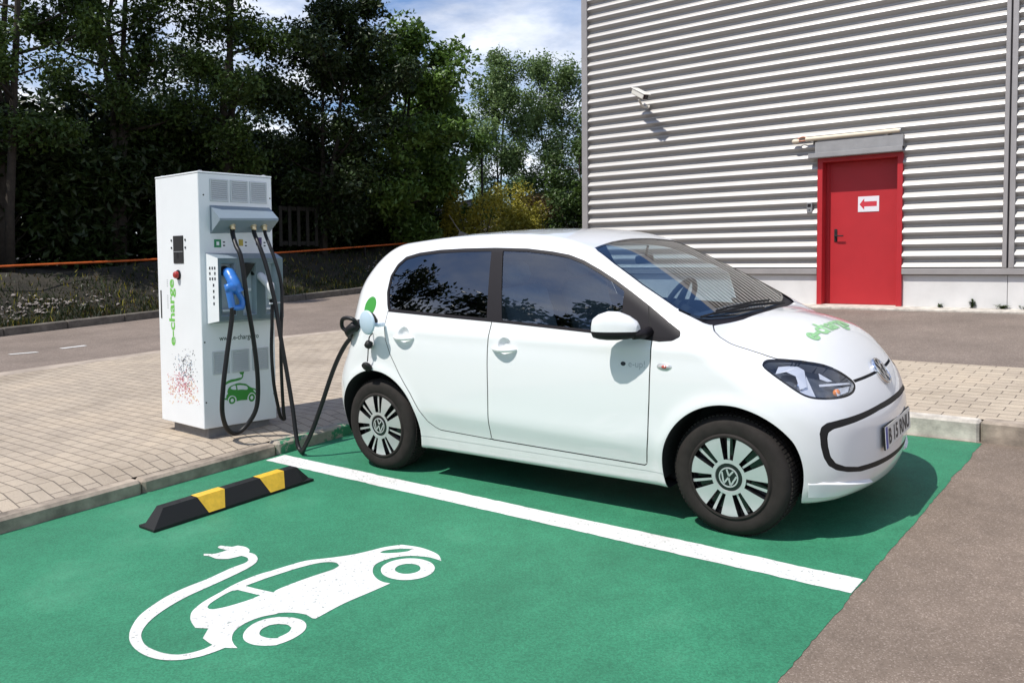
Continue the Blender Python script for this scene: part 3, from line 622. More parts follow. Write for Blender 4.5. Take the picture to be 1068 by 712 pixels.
# near side: reader, emergency button, lettering, slot, dotted map
b = cb()
b.box(-.378, -.230, -.006, .002, 1.262, 1.462, 'dark', .003); b.box(-.374, -.234, -.0075, -.0055, 1.343, 1.349, 'steel'); b.box(-.322,-.300,-.0075,-.0055,1.30,1.335,'satin'); b.build('card_reader', ch)
b = cb()
for xx in (-.408, -.200):
    for zz in (1.43, 1.375): b.lathe([(.008,.0),(.008,.004),(0.0001,.005)], 'dark', 10, X=Matrix.Translation((xx,-.001,zz)) @ Matrix.Scale(-1,4,(0,1,0)))
build_each(b, 'reader_screw', ch)
b = cb(); Xb = Matrix.Translation((-.315,-.001,1.178)) @ Matrix.Scale(-1,4,(0,1,0)); b.lathe([(.036,0),(.036,.006),(.028,.010),(.026,.010)], 'satin', 28, X=Xb); b.lathe([(.026,.006),(.026,.026),(.020,.034),(0.0001,.036)], 'redlens', 28, X=Xb); b.build('emergency_button', ch, True, sharp=40)
b = cb(); text_on(b, 'e-charge', .118, 'greentext', lambda a, c: (-.395-c, -.0012, .655+a), bold=.0030, width=.490); [b.add([(-.500,-.0012,z_),(-.484,-.0012,z_),(-.484,-.0012,z_+.007),(-.500,-.0012,z_+.007)], [(0,1,2,3)], 'greytext') for z_ in (.93,.945,.96,.975,.99,1.005,1.02,1.09,1.105,1.12,1.135)]; b.build('side_lettering', ch)
b = cb(); b.box(-.603, -.588, -.004, .001, .852, 1.062, 'dark', .002); b.build('door_handle', ch)
b = cb(); r5 = random.Random(21)
for i in range(620):
    t = r5.random()
    if t < .36: x = r5.gauss(-.245,.075); z = r5.gauss(.515,.062); m_ = 'darktext' if r5.random() < .75 else 'dotblue'
    elif t < .74: x = r5.gauss(-.30,.085); z = r5.gauss(.385,.045); m_ = 'dotred'
    else: x = r5.choice([r5.gauss(-.46,.035), r5.gauss(-.16,.05), r5.gauss(-.27,.1)]); z = r5.gauss(.315,.045); m_ = 'dotyel' if r5.random() < .7 else 'dotred'
    if not (-.56 < x < -.06 and .22 < z < .66): continue
    s_ = r5.uniform(.003,.0072); a = r5.uniform(0, 6.28); b.add([(x+s_*math.cos(a+k*math.pi/2), -.0011, z+s_*.8*math.sin(a+k*math.pi/2)) for k in range(4)], [(0,1,2,3)], m_)
b.build('dotted_pattern', ch)
b = cb()
for (yy, zz) in ((.040,1.742),(.572,1.742),(.02,.70),(.02,.27),(.568,.70),(.568,.27)): b.lathe([(.006,0),(.005,.003),(0.0001,.003)], 'dark', 8, X=Matrix.Translation((0,yy,zz)) @ Matrix.Rotation(R(-90),4,'Z'))
build_each(b, 'screw', ch)

# hoses and plugs (in the car-park frame)
def solo_g(b, name, label, cat, group=None, smooth=True, **k):
    o = b.build(name, smooth=smooth, sharp=k.get('sharp')); tag(o, label, cat, group); o.matrix_world = RT; return o
CA = [(-3.631,-1.022,1.650),(-3.628,-1.026,1.612),(-3.595,-1.045,1.57),(-3.53,-1.07,1.50),(-3.47,-1.076,1.405),(-3.46,-1.060,1.099),(-3.48,-1.019,.831),(-3.50,-.994,.544),(-3.53,-1.00,.330),(-3.58,-1.055,.205),(-3.600,-1.135,.158),(-3.585,-1.215,.205),(-3.53,-1.28,.347),(-3.50,-1.276,.531),(-3.49,-1.237,.738),(-3.48,-1.186,.975),(-3.472,-1.176,1.075)]
hg = 'hoses hanging from the charging cabinet'
h1 = thing('charging_hose', 'black hose looping down to the blue plug on the left of the cabinet', 'hose', (-3.60,-1.135,PV+.01), 0, hg, up=False)
def rel(pts, o): return [(p[0]-o[0], p[1]-o[1], p[2]-o[2]) for p in pts]
b = MB(); b.tube(spline(rel(CA, (-3.60,-1.135,PV+.01)), 8), .0165, 'cable', 12); b.build('hose', h1, True)
# blue plug: nozzle into the bay, sloping body, D-shaped grip
b = MB(); O = Vector((-3.60,-1.135,PV+.01))
def rg(x, y, z): return Vector((x+.0,y+.015,z+.118))-O
b.tube(spline([rg(-3.625,-1.128,1.205), rg(-3.575,-1.130,1.190), rg(-3.535,-1.136,1.155), rg(-3.50,-1.135,1.105), rg(-3.485,-1.120,1.055)], 6), [.034]*6+[.041]*8+[.043]*6+[.038]*5, 'blue', 20)
b.tube(spline([rg(-3.485,-1.130,1.055), rg(-3.478,-1.105,1.00), rg(-3.478,-1.108,.955)], 6), .021, 'blue', 14)
b.tube(spline([rg(-3.505,-1.195,1.12), rg(-3.488,-1.192,1.04), rg(-3.480,-1.186,.955)], 6), .024, 'blue', 14)
b.box(-.021,.021,-.056,.056,-.020,.020,'blue',.012,Matrix.Translation(rg(-3.478,-1.148,.950)))
b.box(-.025,.025,-.062,.050,-.030,.040,'blue',.018,Matrix.Translation(rg(-3.490,-1.160,1.085)))
b.build('blue_plug', h1, True, sharp=50)
b = MB(); b.tube([rg(-3.640,-1.128,1.209), rg(-3.600,-1.129,1.199)], .036, 'black', 20); b.tube([rg(-3.479,-1.184,.945), rg(-3.478,-1.182,.905)], [.021,.018], 'black', 14); build_each(b, 'plug_collar', h1, smooth=True, sharp=40)
CC = [(-3.615,-.767,1.650),(-3.612,-.768,1.612),(-3.585,-.779,1.565),(-3.53,-.794,1.50),(-3.47,-.793,1.372),(-3.44,-.779,1.214),(-3.43,-.792,1.057),(-3.43,-.818,.838),(-3.43,-.834,.65),(-3.45,-.828,.424),(-3.49,-.800,.255),(-3.52,-.775,.195),(-3.53,-.80,.215),(-3.50,-.839,.310),(-3.48,-.875,.493),(-3.48,-.875,.716),(-3.48,-.855,.904),(-3.48,-.840,1.06),(-3.474,-.838,1.10)]
O = Vector((-3.52,-.775,PV+.01))
h2 = thing('charging_hose', 'thinner black hose looping down to the white plug on the right of the cabinet', 'hose', tuple(O), 0, hg, up=False)
b = MB(); b.tube(spline([p for p in rel(CC, O)], 8), .0125, 'cable', 12); b.build('hose', h2, True)
def rg(x, y, z): return Vector((x,y,z+.085))-O
b = MB()
b.tube(spline([rg(-3.625,-.862,1.205), rg(-3.575,-.858,1.185), rg(-3.52,-.848,1.14), rg(-3.485,-.838,1.085)], 6), [.024]*6+[.030]*7+[.027]*6, 'plugwhite', 18)
b.box(-.024,.024,-.030,.026,-.075,.055,'plugwhite',.014,Matrix.Translation(rg(-3.487,-.838,1.085)))
b.build('white_plug', h2, True, sharp=50)
b = MB(); b.tube([rg(-3.480,-.834,1.02), rg(-3.478,-.832,.975)], [.026,.019], 'black', 14); b.tube([rg(-3.64,-.866,1.209), rg(-3.60,-.861,1.197)], .030, 'black', 16)
b.box(-.008,.008,-.055,.040,-.006,.006,'plugwhite',.003,Matrix.Translation(rg(-3.47,-.815,.985))); build_each(b, 'plug_collar', h2, smooth=True, sharp=40)
CB = [(-3.621,-.854,1.650),(-3.618,-.856,1.612),(-3.590,-.868,1.57),(-3.52,-.889,1.50),(-3.46,-.886,1.362),(-3.42,-.878,1.191),(-3.40,-.870,1.066),(-3.36,-.872,.817),(-3.33,-.863,.566),(-3.29,-.865,.318),(-3.262,-.875,.16),(-3.235,-.885,.07),(-3.20,-.893,.028),(-3.15,-.91,.024),(-3.13,-.925,.034),(-3.085,-.930,.085),(-3.018,-.912,.200),(-2.951,-.866,.389),(-2.885,-.830,.570),(-2.819,-.810,.700),(-2.753,-.800,.790),(-2.70,-.802,.835),(-2.655,-.815,.862)]
O = Vector((-3.18,-.90,.004))
h3 = thing('charging_hose', 'long black hose touching the ground by the white line and rising to the car', 'hose', tuple(O), 0, hg, up=False)
b = MB(); b.tube(spline(rel(CB, O), 8), .0155, 'cable', 12); b.build('hose', h3, True)
def rg(x, y, z): return Vector((x,y,z))-O
b = MB()   # plug in the car: body, grip loop
b.tube(spline([rg(-2.525,-.770,.958), rg(-2.54,-.835,.950), rg(-2.568,-.880,.932), rg(-2.610,-.880,.900), rg(-2.655,-.822,.868)], 5), [.034]*5+[.036]*5+[.032]*5+[.024]*5+[.018], 'cable', 18)
b.tube(spline([rg(-2.618,-.880,.905), rg(-2.650,-.895,.935), rg(-2.635,-.905,.985), rg(-2.590,-.905,1.000), rg(-2.535,-.895,.990), rg(-2.525,-.87,.955)], 6), .0135, 'cable', 12)
b.build('car_plug', h3, True)

# ------------------------------------------------------------------ the warehouse
BX = (-1.432, 8.323, PV); BR = R(-1.29)
wh = thing('warehouse', 'large warehouse clad in silver corrugated metal with a red side door', 'building', BX, BR)
P_ = .1645; ZB = .562; ZT = 5.75
DX0, DX1, DZ = -1.262, -.052, 2.20; RC = .17
def corr(b, x0, x1, za, zb, y0=0.0):
    # one pitch: crest out 50 mm, lower slope, trough, upper slope
    pr = [(0.0,-.062),(.004,-.066),(.010,-.066),(.026,-.060),(.044,-.047),(.088,-.004),(.093,.0),(.116,.0),(.121,-.004),(.158,-.060)]
    pts = []; k = math.floor((za-ZB)/P_)
    while ZB+k*P_ < zb:
        for dz, dy in pr: pts.append((ZB+k*P_+dz*P_/.1645, dy))
        k += 1
    pts.append((ZB+k*P_, -.062)); out = []
    for (z, y), (z2, y2) in zip(pts, pts[1:]):
        for q in ((z, y), (z2, y2)):
            pass
        if z2 <= za or z >= zb: continue
        if z < za: y = y+(y2-y)*(za-z)/(z2-z); z = za
        if z2 > zb: y2 = y+(y2-y)*(zb-z)/(z2-z); z2 = zb
        if not out: out.append((z, y))
        out.append((z2, y2))
    vs = [(x0, y0+y, z) for z, y in out]+[(x1, y0+y, z) for z, y in out]; n = len(out)
    b.add(vs, [(i, n+i, n+i+1, i+1) for i in range(n-1)], 'clad')
b = MB()
corr(b, -5.44, -1.262, ZB+.018, ZT); corr(b, -.052, 1.205, ZB+.018, ZT); corr(b, -1.262, -.052, 2.44, ZT); corr(b, 1.345, 15, ZB+.018, ZT)
b.box(-5.50, DX0, .04, 18, 0, ZT, 'cladback'); b.box(DX1, 15, .04, 18, 0, ZT, 'cladback'); b.box(DX0, DX1, .04, 18, 2.2, ZT, 'cladback'); b.box(DX0, DX1, .26, 18, 0, 2.2, 'cladback'); b.build('metal_cladding', wh)
b = MB(); b.box(-5.47, -1.262, -.012, .05, 0, .468, 'plinthwall', .004); b.box(-.052, 1.262, -.012, .05, 0, .468, 'plinthwall', .004); b.box(1.268, 15, -.012, .05, 0, .468, 'plinthwall', .004); b.build('base_wall', wh)
b = MB()
for x0, x1 in ((-5.5,-1.262),(-.052,15)): b.box(x0, x1, -.072, .05, .476, .560, 'flash', .004); b.box(x0, x1, -.030, .05, .560, .580, 'flashdark'); b.box(x0, x1, -.022, .05, .468, .476, 'flashdark')
b.box(1.205, 1.258, -.075, .05, .562, ZT, 'flash', .004); b.box(1.258, 1.280, -.030, .05, .562, ZT, 'flashdark'); b.box(1.280, 1.345, -.075, .05, .562, ZT, 'flash', .004)
b.box(-5.560, -5.44, -.080, .10, .30, ZT+.05, 'flash', .004); b.box(-5.56, 15, -.08, .10, ZT, ZT+.25, 'flash', .01); b.build('metal_flashing', wh)
# doorway
DX0, DX1, DZ = -1.262, -.052, 2.20; RC = .17
b = MB(); b.box(DX0, DX0+.075, -.065, RC, .02, DZ, 'red', .004); b.box(DX1-.075, DX1, -.065, RC, -.02, DZ, 'red', .004); b.box(DX0+.075, DX1-.075, -.065, RC, DZ-.06, DZ, 'red', .004)
b.box(DX0+.075, DX0+.12, .10, RC, .02, DZ-.06, 'red', .003); b.box(DX0, DX1, .0, RC+.05, -.1, .022, 'kerbnew'); fr_ = b.build('door_frame', wh)
b = MB(); b.box(DX0+.076, DX1-.076, RC-.04, RC, .028, DZ-.062, 'red', .003); dr_ = b.build('door', wh)
b = MB(); hx = DX0+.215
b.box(hx-.022, hx+.022, RC-.052, RC-.040, .96, 1.15, 'dark', .004); b.tube([(hx, RC-.045, 1.045), (hx, RC-.095, 1.045), (hx+.02, RC-.10, 1.045), (hx+.13, RC-.10, 1.045)], .010, 'dark', 10); b.lathe([(.020,0),(.016,-.012),(0.0001,-.012)], 'dark', 16, X=Matrix.Translation((hx,RC-.045,1.12))); b.build('door_handle', dr_, True, sharp=40)
b = MB(); b.box(DX0-.11, DX1+.015, -.16, .05, 2.200, 2.215, 'flash', .002); b.box(DX0-.11, DX1+.015, -.160, -.150, 2.20, 2.275, 'alu', .002); b.box(DX0-.02, DX1+.012, -.125, .05, 2.275, 2.44, 'alu', .004); b.build('door_canopy', wh)
# things fixed to the wall
def onwall(x, y, z): # warehouse-local to car-park frame
    v = RT.inverted() @ (wh.matrix_world @ Vector((x, y, z))); return tuple(v)
t = thing('wall_lamp', 'long beige tube lamp above the canopy of the red door', 'lamp', onwall(-.80, -.12, 2.46), BR)
b = MB(); b.tube([(-.62,0,.035),(.72,0,.035)], .032, 'beige', 16); b.tube([(.72,0,.035),(.735,0,.035)], [.034,.030], 'steel', 16); b.build('tube', t, True, sharp=40)
b = MB(); b.lathe([(0.0001,-.075),(.020,-.070),(.036,-.045),(.038,-.01),(.030,.02),(.022,.04)], 'beige', 16, X=Matrix.Translation((-.76,0,.020)) @ Matrix.Rotation(R(-90),4,'Z')); b.tube(spline([(-.75,.0,.05),(-.70,.02,.075),(-.64,.0,.07),(-.61,0,.05)],5), .012, 'copper', 8); b.tube(spline([(-.74,.0,.02),(-.69,-.02,.015),(-.62,0,.02)],5), .012, 'copper', 8); b.build('lamp_end', t, True)
b = MB(); b.box(-.55,-.50,0,.17,-.0,.03,'steel'); b.box(.52,.57,0,.17,-.0,.03,'steel'); build_each(b, 'bracket', t)
t = thing('intercom', 'small grey intercom box on the cladding left of the red door', 'intercom', onwall(-1.377, -.045, 1.40), BR)
b = MB(); b.box(-.040,.040,-.035,.0,0,.155,'steel',.006); b.build('case', t); b = MB(); b.box(-.026,.026,-.038,-.034,.085,.135,'satin',.001); b.lathe([(.011,0),(.009,-.006),(0.0001,-.006)],'satin',14,X=Matrix.Translation((0,-.034,.04))); build_each(b, 'button', t)
t = thing('arrow_sign', 'white paper sign with a red arrow pointing left on the red door', 'sign', onwall(-.575, RC-.042, 1.39), BR)
b = MB(); b.box(-.150,.150,-.004,.0,0,.225,'papers',.001); b.build('sheet', t)
b = MB(); b.add([(-.128,-.0048,.112),(-.060,-.0048,.030),(-.060,-.0048,.078),(.118,-.0048,.078),(.118,-.0048,.150),(-.060,-.0048,.150),(-.060,-.0048,.196)], [(0,1,2,3,4,5,6)], 'arrowred'); b.build('arrow', t)
t = thing('security_camera', 'white security camera on a bracket high on the corrugated wall', 'camera', onwall(-4.20, -.045, 3.36), BR)
b = MB(); Xc = Matrix.Translation((-.03, -.26, .16)) @ Matrix.Rotation(R(62), 4, 'Z') @ Matrix.Rotation(R(24), 4, 'X') @ Matrix.Scale(1.15, 4)
b.box(-.048,.048,-.23,.13,-.040,.040,'camwhite',.012,Xc); b.build('housing', t, True, sharp=40)
b = MB(); b.box(-.058,.058,-.27,.14,.042,.052,'camwhite',.004,Xc); b.build('sun_shield', t)
b = MB(); b.box(-.040,.040,-.236,-.228,-.032,.032,'blackgloss',.002,Xc); b.lathe([(.020,-.002),(.016,-.008),(0.0001,-.006)],'blackgloss',16,X=Xc @ Matrix.Translation((0,-.236,0))); b.build('lens', t)
b = MB(); b.tube(spline([(0,0,-.02),(0,-.10,-.055),(0,-.20,-.03),(0,-.29,.05)],5), .018, 'camwhite', 10); b.lathe([(.045,0),(.045,-.012),(0.0001,-.014)],'camwhite',20,X=Matrix.Translation((0,0,-.02))); b.build('bracket', t, True, sharp=40)
# ------------------------------------------------------------------ the car: one smooth body field, sliced into panels
def pch(xs, ys, sm=0.03):
    xs = np.array(xs, float); ys = np.array(ys, float)
    if xs[0] > xs[-1]: xs = xs[::-1]; ys = ys[::-1]
    g = np.linspace(xs[0], xs[-1], 1200); h = np.diff(xs); d = np.diff(ys)/h; m = np.zeros_like(ys)
    m[1:-1] = np.where(d[:-1]*d[1:] > 0, 2*d[:-1]*d[1:]/(d[:-1]+d[1:]+1e-12*np.sign(d[:-1]+d[1:]+1e-30)), 0); m[0] = d[0]; m[-1] = d[-1]
    i = np.clip(np.searchsorted(xs, g)-1, 0, len(xs)-2); t = (g-xs[i])/h[i]
    v = (2*t**3-3*t**2+1)*ys[i]+(t**3-2*t**2+t)*h[i]*m[i]+(-2*t**3+3*t**2)*ys[i+1]+(t**3-t**2)*h[i]*m[i+1]
    st = g[1]-g[0]; n = int(3*sm/st)+1; k = np.exp(-.5*(np.arange(-n, n+1)*st/sm)**2); k /= k.sum()
    v = np.convolve(np.concatenate([v[0]+np.arange(-n, 0)*st*m[0], v, v[-1]+np.arange(1, n+1)*st*m[-1]]), k, 'valid')
    return lambda x: np.interp(x, g, v)
def smax(a,b,k):
    h=np.maximum(k-np.abs(a-b),0)/k; return np.maximum(a,b)+h*h*k*.25
Zhood=pch([.75,.62,.57,.53,.48,.4,.3,.2,.1,0,-.1,-.2,-.4],[.45,.655,.715,.762,.812,.87,.93,.968,.996,1.015,1.022,1.026,1.03],.03)
Zws=pch([.6,.1,-.09,-.3,-.5,-.7,-.85,-.95,-1.1,-1.3,-1.6,-1.9,-2.2,-2.5,-2.7,-2.85,-3.2],[.60,.905,1.012,1.13,1.24,1.343,1.415,1.452,1.49,1.514,1.526,1.520,1.50,1.47,1.44,1.40,1.28],.05)
Ys0=pch([0,.15,.22,.30,.40,.47,.6,.75,.87,.94,.98,1.05,1.2,1.4,1.6],[.72,.765,.782,.794,.812,.820,.824,.820,.808,.796,.783,.756,.692,.596,.49],.02)
Tlow=pch([-3.1,-2.9,-2.7,-2.4,-2.0,-1.2,-.2,.1,.3,.5,.7],[.93,.955,.975,.992,1,1,1,.995,.98,.955,.92],.06)
Tup=pch([-3.1,-2.7,-2.3,-1.8,-1.2,-.6,0,.5],[-.075,-.045,-.02,-.004,0,-.004,-.01,-.02],.08)
Xf0=pch([0,.15,.2,.27,.34,.42,.52,.6,.68,.76,.84,.95,1.2],[.46,.53,.565,.592,.600,.600,.598,.590,.571,.540,.505,.45,.33],.02)
Xr0=pch([0,.15,.22,.3,.42,.55,.65,.74,.82,.92,1.02,1.12,1.21,1.3,1.38,1.5],[-2.78,-2.86,-2.91,-2.935,-2.955,-2.945,-2.91,-2.862,-2.828,-2.805,-2.805,-2.805,-2.787,-2.735,-2.685,-2.60],.02)
def Yside(x,z):
    up=np.clip((z-.95)/.45,0,1)
    # crease along the lower doors: flat above it, tucked in below
    zc=.392-.031*(x+.45); d=zc-z; s=.012; w=np.clip((x+2.10)/.25,0,1)*np.clip((-.32-x)/.25,0,1)
    soft=.5*(d+np.sqrt(d*d+s*s))
    cr=.006*np.exp(-(d/.10)**2)-.10*soft*np.exp(-(np.maximum(d,0)/.12)**2)
    zs=.905-.016*(x+.45); e=z-zs; sh=.0035*np.exp(-(e/.030)**2)*np.clip((x+2.5)/.3,0,1)
    return Ys0(z)*Tlow(x)+Tup(x)*up+cr*w+sh
def arch(x,z):
    # slight flare round the wheel openings
    o=0
    for cx,cz,r in ((.012,.295,.366),(-2.39,.30,.366)):
        d=np.sqrt((x-cx)**2+(z-cz)**2)-r
        o=o+.010*np.exp(-(d/.045)**2)*(z>.0)
    return o
def F(x,y,z):
    h=np.abs(y)
    fs=h-(Yside(x,z)+arch(x,z))
    fh=(z-(Zhood(x)-.17*h*h-.10*h**4))*.92
    fw=(z-(Zws(x)-.075*h*h))*.90
    # union of hood and cabin
    k=.035; d=np.maximum(k-np.abs(fh-fw),0)/k
    ft=np.minimum(fh,fw)-d*d*k*.25
    ff=(x-(Xf0(z)-.30*h*h-.25*h**6))*.97
    fr=((Xr0(z)+.16*h*h)-x)*.97
    kt=.09+.05*np.clip((x+.3)/.4,0,1)
    a=smax(fs,ft,kt)
    a=smax(a,ff,.20)
    a=smax(a,fr,.22)
    zb=.20-.0*x
    a=smax(a,(.185-z),.03)
    return a

def grad(P, e=1e-3):
    x, y, z = P[:,0], P[:,1], P[:,2]
    g = np.stack([F(x+e,y,z)-F(x-e,y,z), F(x,y+e,z)-F(x,y-e,z), F(x,y,z+e)-F(x,y,z-e)], 1)/(2*e)
    return g
def project(P, it=4):
    P = P.copy()
    for _ in range(it):
        g = grad(P); v = F(P[:,0], P[:,1], P[:,2]); P -= g*(v/np.maximum((g*g).sum(1), 1e-6))[:,None]
    return P
def normals(P):
    g = grad(P, 2e-3); return g/np.linalg.norm(g, axis=1)[:,None]
def surface_net(h=0.015):
    lo = np.array([-3.05, -0.90, 0.15]); n = np.array([3.75/h, 1.80/h, 1.42/h]).astype(int)+1
    if n[1] % 2 == 0: n[1] += 1
    lo[1] = -h*(n[1]-1)/2 + h/2*0
    xs = lo[0]+h*np.arange(n[0]); ys = lo[1]+h*np.arange(n[1])+h*0.5; zs = lo[2]+h*np.arange(n[2])
    X, Y, Zz = np.meshgrid(xs, ys, zs, indexing='ij')
    V = F(X, Y, Zz); S = V < 0
    nx, ny, nz = V.shape
    acc = np.zeros((nx-1, ny-1, nz-1, 3)); cnt = np.zeros((nx-1, ny-1, nz-1))
    G = [xs, ys, zs]
    def edge(ax):
        a = [slice(None)]*3; b = [slice(None)]*3; a[ax] = slice(0, -1); b[ax] = slice(1, None)
        va, vb = V[tuple(a)], V[tuple(b)]; c = (va < 0) != (vb < 0)
        I = np.argwhere(c); t = va[c]/(va[c]-vb[c])
        p = np.stack([G[k][I[:,k]] for k in range(3)], 1); p[:,ax] += t*h
        return I, p, (va[c] < 0)
    E = []
    for ax in range(3):
        I, p, s = edge(ax); o = [k for k in range(3) if k != ax]
        E.append((ax, I, s))
        for da in (0, -1):
            for db in (0, -1):
                J = I.copy(); J[:,o[0]] += da; J[:,o[1]] += db
                ok = np.all((J >= 0) & (J < np.array([nx-1, ny-1, nz-1])), axis=1)
                np.add.at(acc, tuple(J[ok].T), p[ok]); np.add.at(cnt, tuple(J[ok].T), 1)
    act = cnt > 0; idx = -np.ones(cnt.shape, int); idx[act] = np.arange(act.sum())
    P = acc[act]/cnt[act][:,None]; faces = []
    for ax, I, s in E:
        o = [k for k in range(3) if k != ax]
        def cell(da, db):
            J = I.copy(); J[:,o[0]] += da; J[:,o[1]] += db; return idx[tuple(np.clip(J, 0, np.array(cnt.shape)-1).T)]
        q = np.stack([cell(-1,-1), cell(0,-1), cell(0,0), cell(-1,0)], 1)
        flip = s if ax != 1 else ~s
        q[~flip] = q[~flip][:, ::-1]; faces.append(q)
    P = project(P); Q = np.concatenate(faces)
    c = P[Q].mean(1); nr = np.cross(P[Q[:,2]]-P[Q[:,0]], P[Q[:,3]]-P[Q[:,1]]); g = grad(c, 2e-3)
    fl = (nr*g).sum(1) < 0; Q[fl] = Q[fl][:, ::-1]
    return P, Q
def sdf_poly(pts):
    A = np.array(pts, float); B = np.roll(A, -1, 0)
    def f(a, b):
        d = np.full(a.shape, 1e9); ins = np.zeros(a.shape, bool)
        for (x0, y0), (x1, y1) in zip(A, B):
            ex, ey = x1-x0, y1-y0; wx, wy = a-x0, b-y0
            t = np.clip((wx*ex+wy*ey)/(ex*ex+ey*ey+1e-15), 0, 1)
            d = np.minimum(d, (wx-ex*t)**2+(wy-ey*t)**2)
            c = ((y0 <= b) != (y1 <= b)); xi = x0+(b-y0)*ex/(ey if abs(ey) > 1e-12 else 1e-12)
            ins ^= c & (a < xi)
        d = np.sqrt(d); return np.where(ins, -d, d)
    return f
def smooth_loop(pts, n=5):
    P = [Vector((a, b)) for a, b in pts]; k = len(P); out = []
    for i in range(k):
        p0, p1, p2, p3 = P[i-1], P[i], P[(i+1)%k], P[(i+2)%k]
        for j in range(n):
            t = j/n; q = 0.5*((2*p1)+(p2-p0)*t+(2*p0-5*p1+4*p2-p3)*t*t+(3*p1-p0-3*p2+p3)*t**3); out.append((q.x, q.y))
    return out
class Shell:
    def __init__(s, P, Fc):
        s.P = [tuple(p) for p in P]; s.F = [list(map(int, f)) for f in Fc]; s.T = ['body']*len(s.F); s.off = {}
    def arr(s): return np.array(s.P)
    def cut(s, fn, cond=None, tags=None):
        # slice every face along fn == 0; faces for which cond(centre) is False are left alone
        A = s.arr(); ph = fn(A[:,0], np.abs(A[:,1]), A[:,2]); ph = np.where(np.abs(ph) < 2e-4, 0.0, ph)
        ce = None; cache = {}; F2 = []; T2 = []; ph = list(ph)
        for f, t in zip(s.F, s.T):
            v = [ph[i] for i in f]
            if (min(v) >= 0 or max(v) <= 0) or (tags and t not in tags): F2.append(f); T2.append(t); continue
            if cond:
                c = np.mean([s.P[i] for i in f], axis=0)
                if not cond(c[0], abs(c[1]), c[2]): F2.append(f); T2.append(t); continue
            ina, out = [], []
            for k in range(len(f)):
                a, b = f[k], f[(k+1) % len(f)]; va, vb = ph[a], ph[b]
                if va <= 0: ina.append(a)
                if va >= 0: out.append(a)
                if va*vb < 0:
                    key = (min(a, b), max(a, b))
                    if key not in cache:
                        q = va/(va-vb); pa, pb = s.P[a], s.P[b]
                        s.P.append(tuple(pa[j]+(pb[j]-pa[j])*q for j in range(3))); ph.append(0.0); cache[key] = len(s.P)-1
                    m = cache[key]; ina.append(m); out.append(m)
            if len(ina) > 2: F2.append(ina); T2.append(t)
            if len(out) > 2: F2.append(out); T2.append(t)
        s.F, s.T = F2, T2
    def centres(s):
        A = s.arr(); ln = np.array([len(f) for f in s.F]); fl = np.concatenate([np.array(f) for f in s.F]) if False else np.fromiter((i for f in s.F for i in f), int, int(ln.sum()))
        return np.add.reduceat(A[fl], np.concatenate([[0], np.cumsum(ln)[:-1]]), axis=0)/ln[:,None]
    def mark(s, fn, new, frm=None, cond=None):
        C = s.centres(); v = fn(C[:,0], np.abs(C[:,1]), C[:,2]) < 0
        if cond is not None: v &= cond(C[:,0], np.abs(C[:,1]), C[:,2])
        for i in np.nonzero(v)[0]:
            if frm is None or s.T[i] in frm: s.T[i] = new
    def groove(s, fn, w, depth, cond, new='gap', frm=('body',)):
        # a real V-shaped shut line: sliced at -w, 0, +w, its middle pushed in
        for d in (-w, 0.0, w): s.cut(lambda x, h, z, d=d: fn(x, h, z)-d, cond, frm)
        A = s.arr(); v = np.abs(fn(A[:,0], np.abs(A[:,1]), A[:,2]))
        C = s.centres(); vc = np.abs(fn(C[:,0], np.abs(C[:,1]), C[:,2])) < w
        for i in np.nonzero(vc)[0]:
            if s.T[i] in frm and cond(C[i,0], abs(C[i,1]), C[i,2]):
                s.T[i] = new
                for k in s.F[i]:
                    if v[k] < w*0.3: s.off[k] = depth
DLO = [(-2.300,1.041),(-2.1,1.033),(-1.8,1.02),(-1.321,1.001),(-.85,.976),(-.436,.952),(-.352,.944),(-.282,.951),(-.242,.972),(-.244,.998),(-.299,1.031),(-.438,1.117),(-.556,1.185),(-.667,1.246),(-.779,1.301),(-.893,1.35),(-.997,1.382),(-1.12,1.402),(-1.296,1.421),(-1.54,1.430),(-1.782,1.430),(-1.984,1.425),(-2.165,1.409),(-2.277,1.385),(-2.338,1.337),(-2.372,1.265),(-2.362,1.163),(-2.325,1.08)]
WSP = [(-.105,-.9),(-.105,0),(-.118,.011),(-.137,.315),(-.159,.446),(-.190,.560),(-.225,.628),(-.315,.668),(-.525,.632),(-.73,.573),(-.86,.522),(-.897,.49),(-.925,.25),(-.935,0),(-.935,-.9)]
COWL = [(-.072,-.9),(-.072,0),(-.092,.338),(-.135,.575),(-.150,.625),(-.175,.650),(-.30,.68),(-.4,.3),(-.4,-.9)]
HOOD = [(.9,-.9),(-.075,-.9),(-.075,0),(-.095,.338),(-.142,.610),(-.112,.664),(-.075,.686),(-.019,.688),(.061,.672),(.157,.668),(.2,.658),(.254,.609),(.316,.538),(.364,.47),(.409,.413),(.444,.377),(.475,.351),(.9,.345)]
LAMP = [(-.575,.845),(-.534,.868),(-.46,.868),(-.355,.860),(-.222,.842),(-.106,.821),(-.004,.792),(.067,.760),(.118,.727),(.115,.702),(.070,.682),(-.012,.674),(-.12,.676),(-.24,.685),(-.32,.697),(-.39,.722),(-.475,.770),(-.54,.811)]
S_OUT = [(-.9,.600),(0,.600),(.215,.598),(.42,.590),(.587,.585),(.654,.580),(.681,.565),(.691,.535),(.689,.474),(.678,.419),(.658,.377),(.622,.350),(.557,.329),(.459,.311),(.307,.303),(.124,.300),(0,.300),(-.9,.300)]
S_IN = [(-.9,.570),(0,.570),(.254,.569),(.417,.559),(.566,.550),(.630,.545),(.654,.533),(.660,.51),(.659,.472),(.649,.422),(.625,.387),(.575,.363),(.488,.344),(.377,.338),(.219,.333),(0,.331),(-.9,.331)]
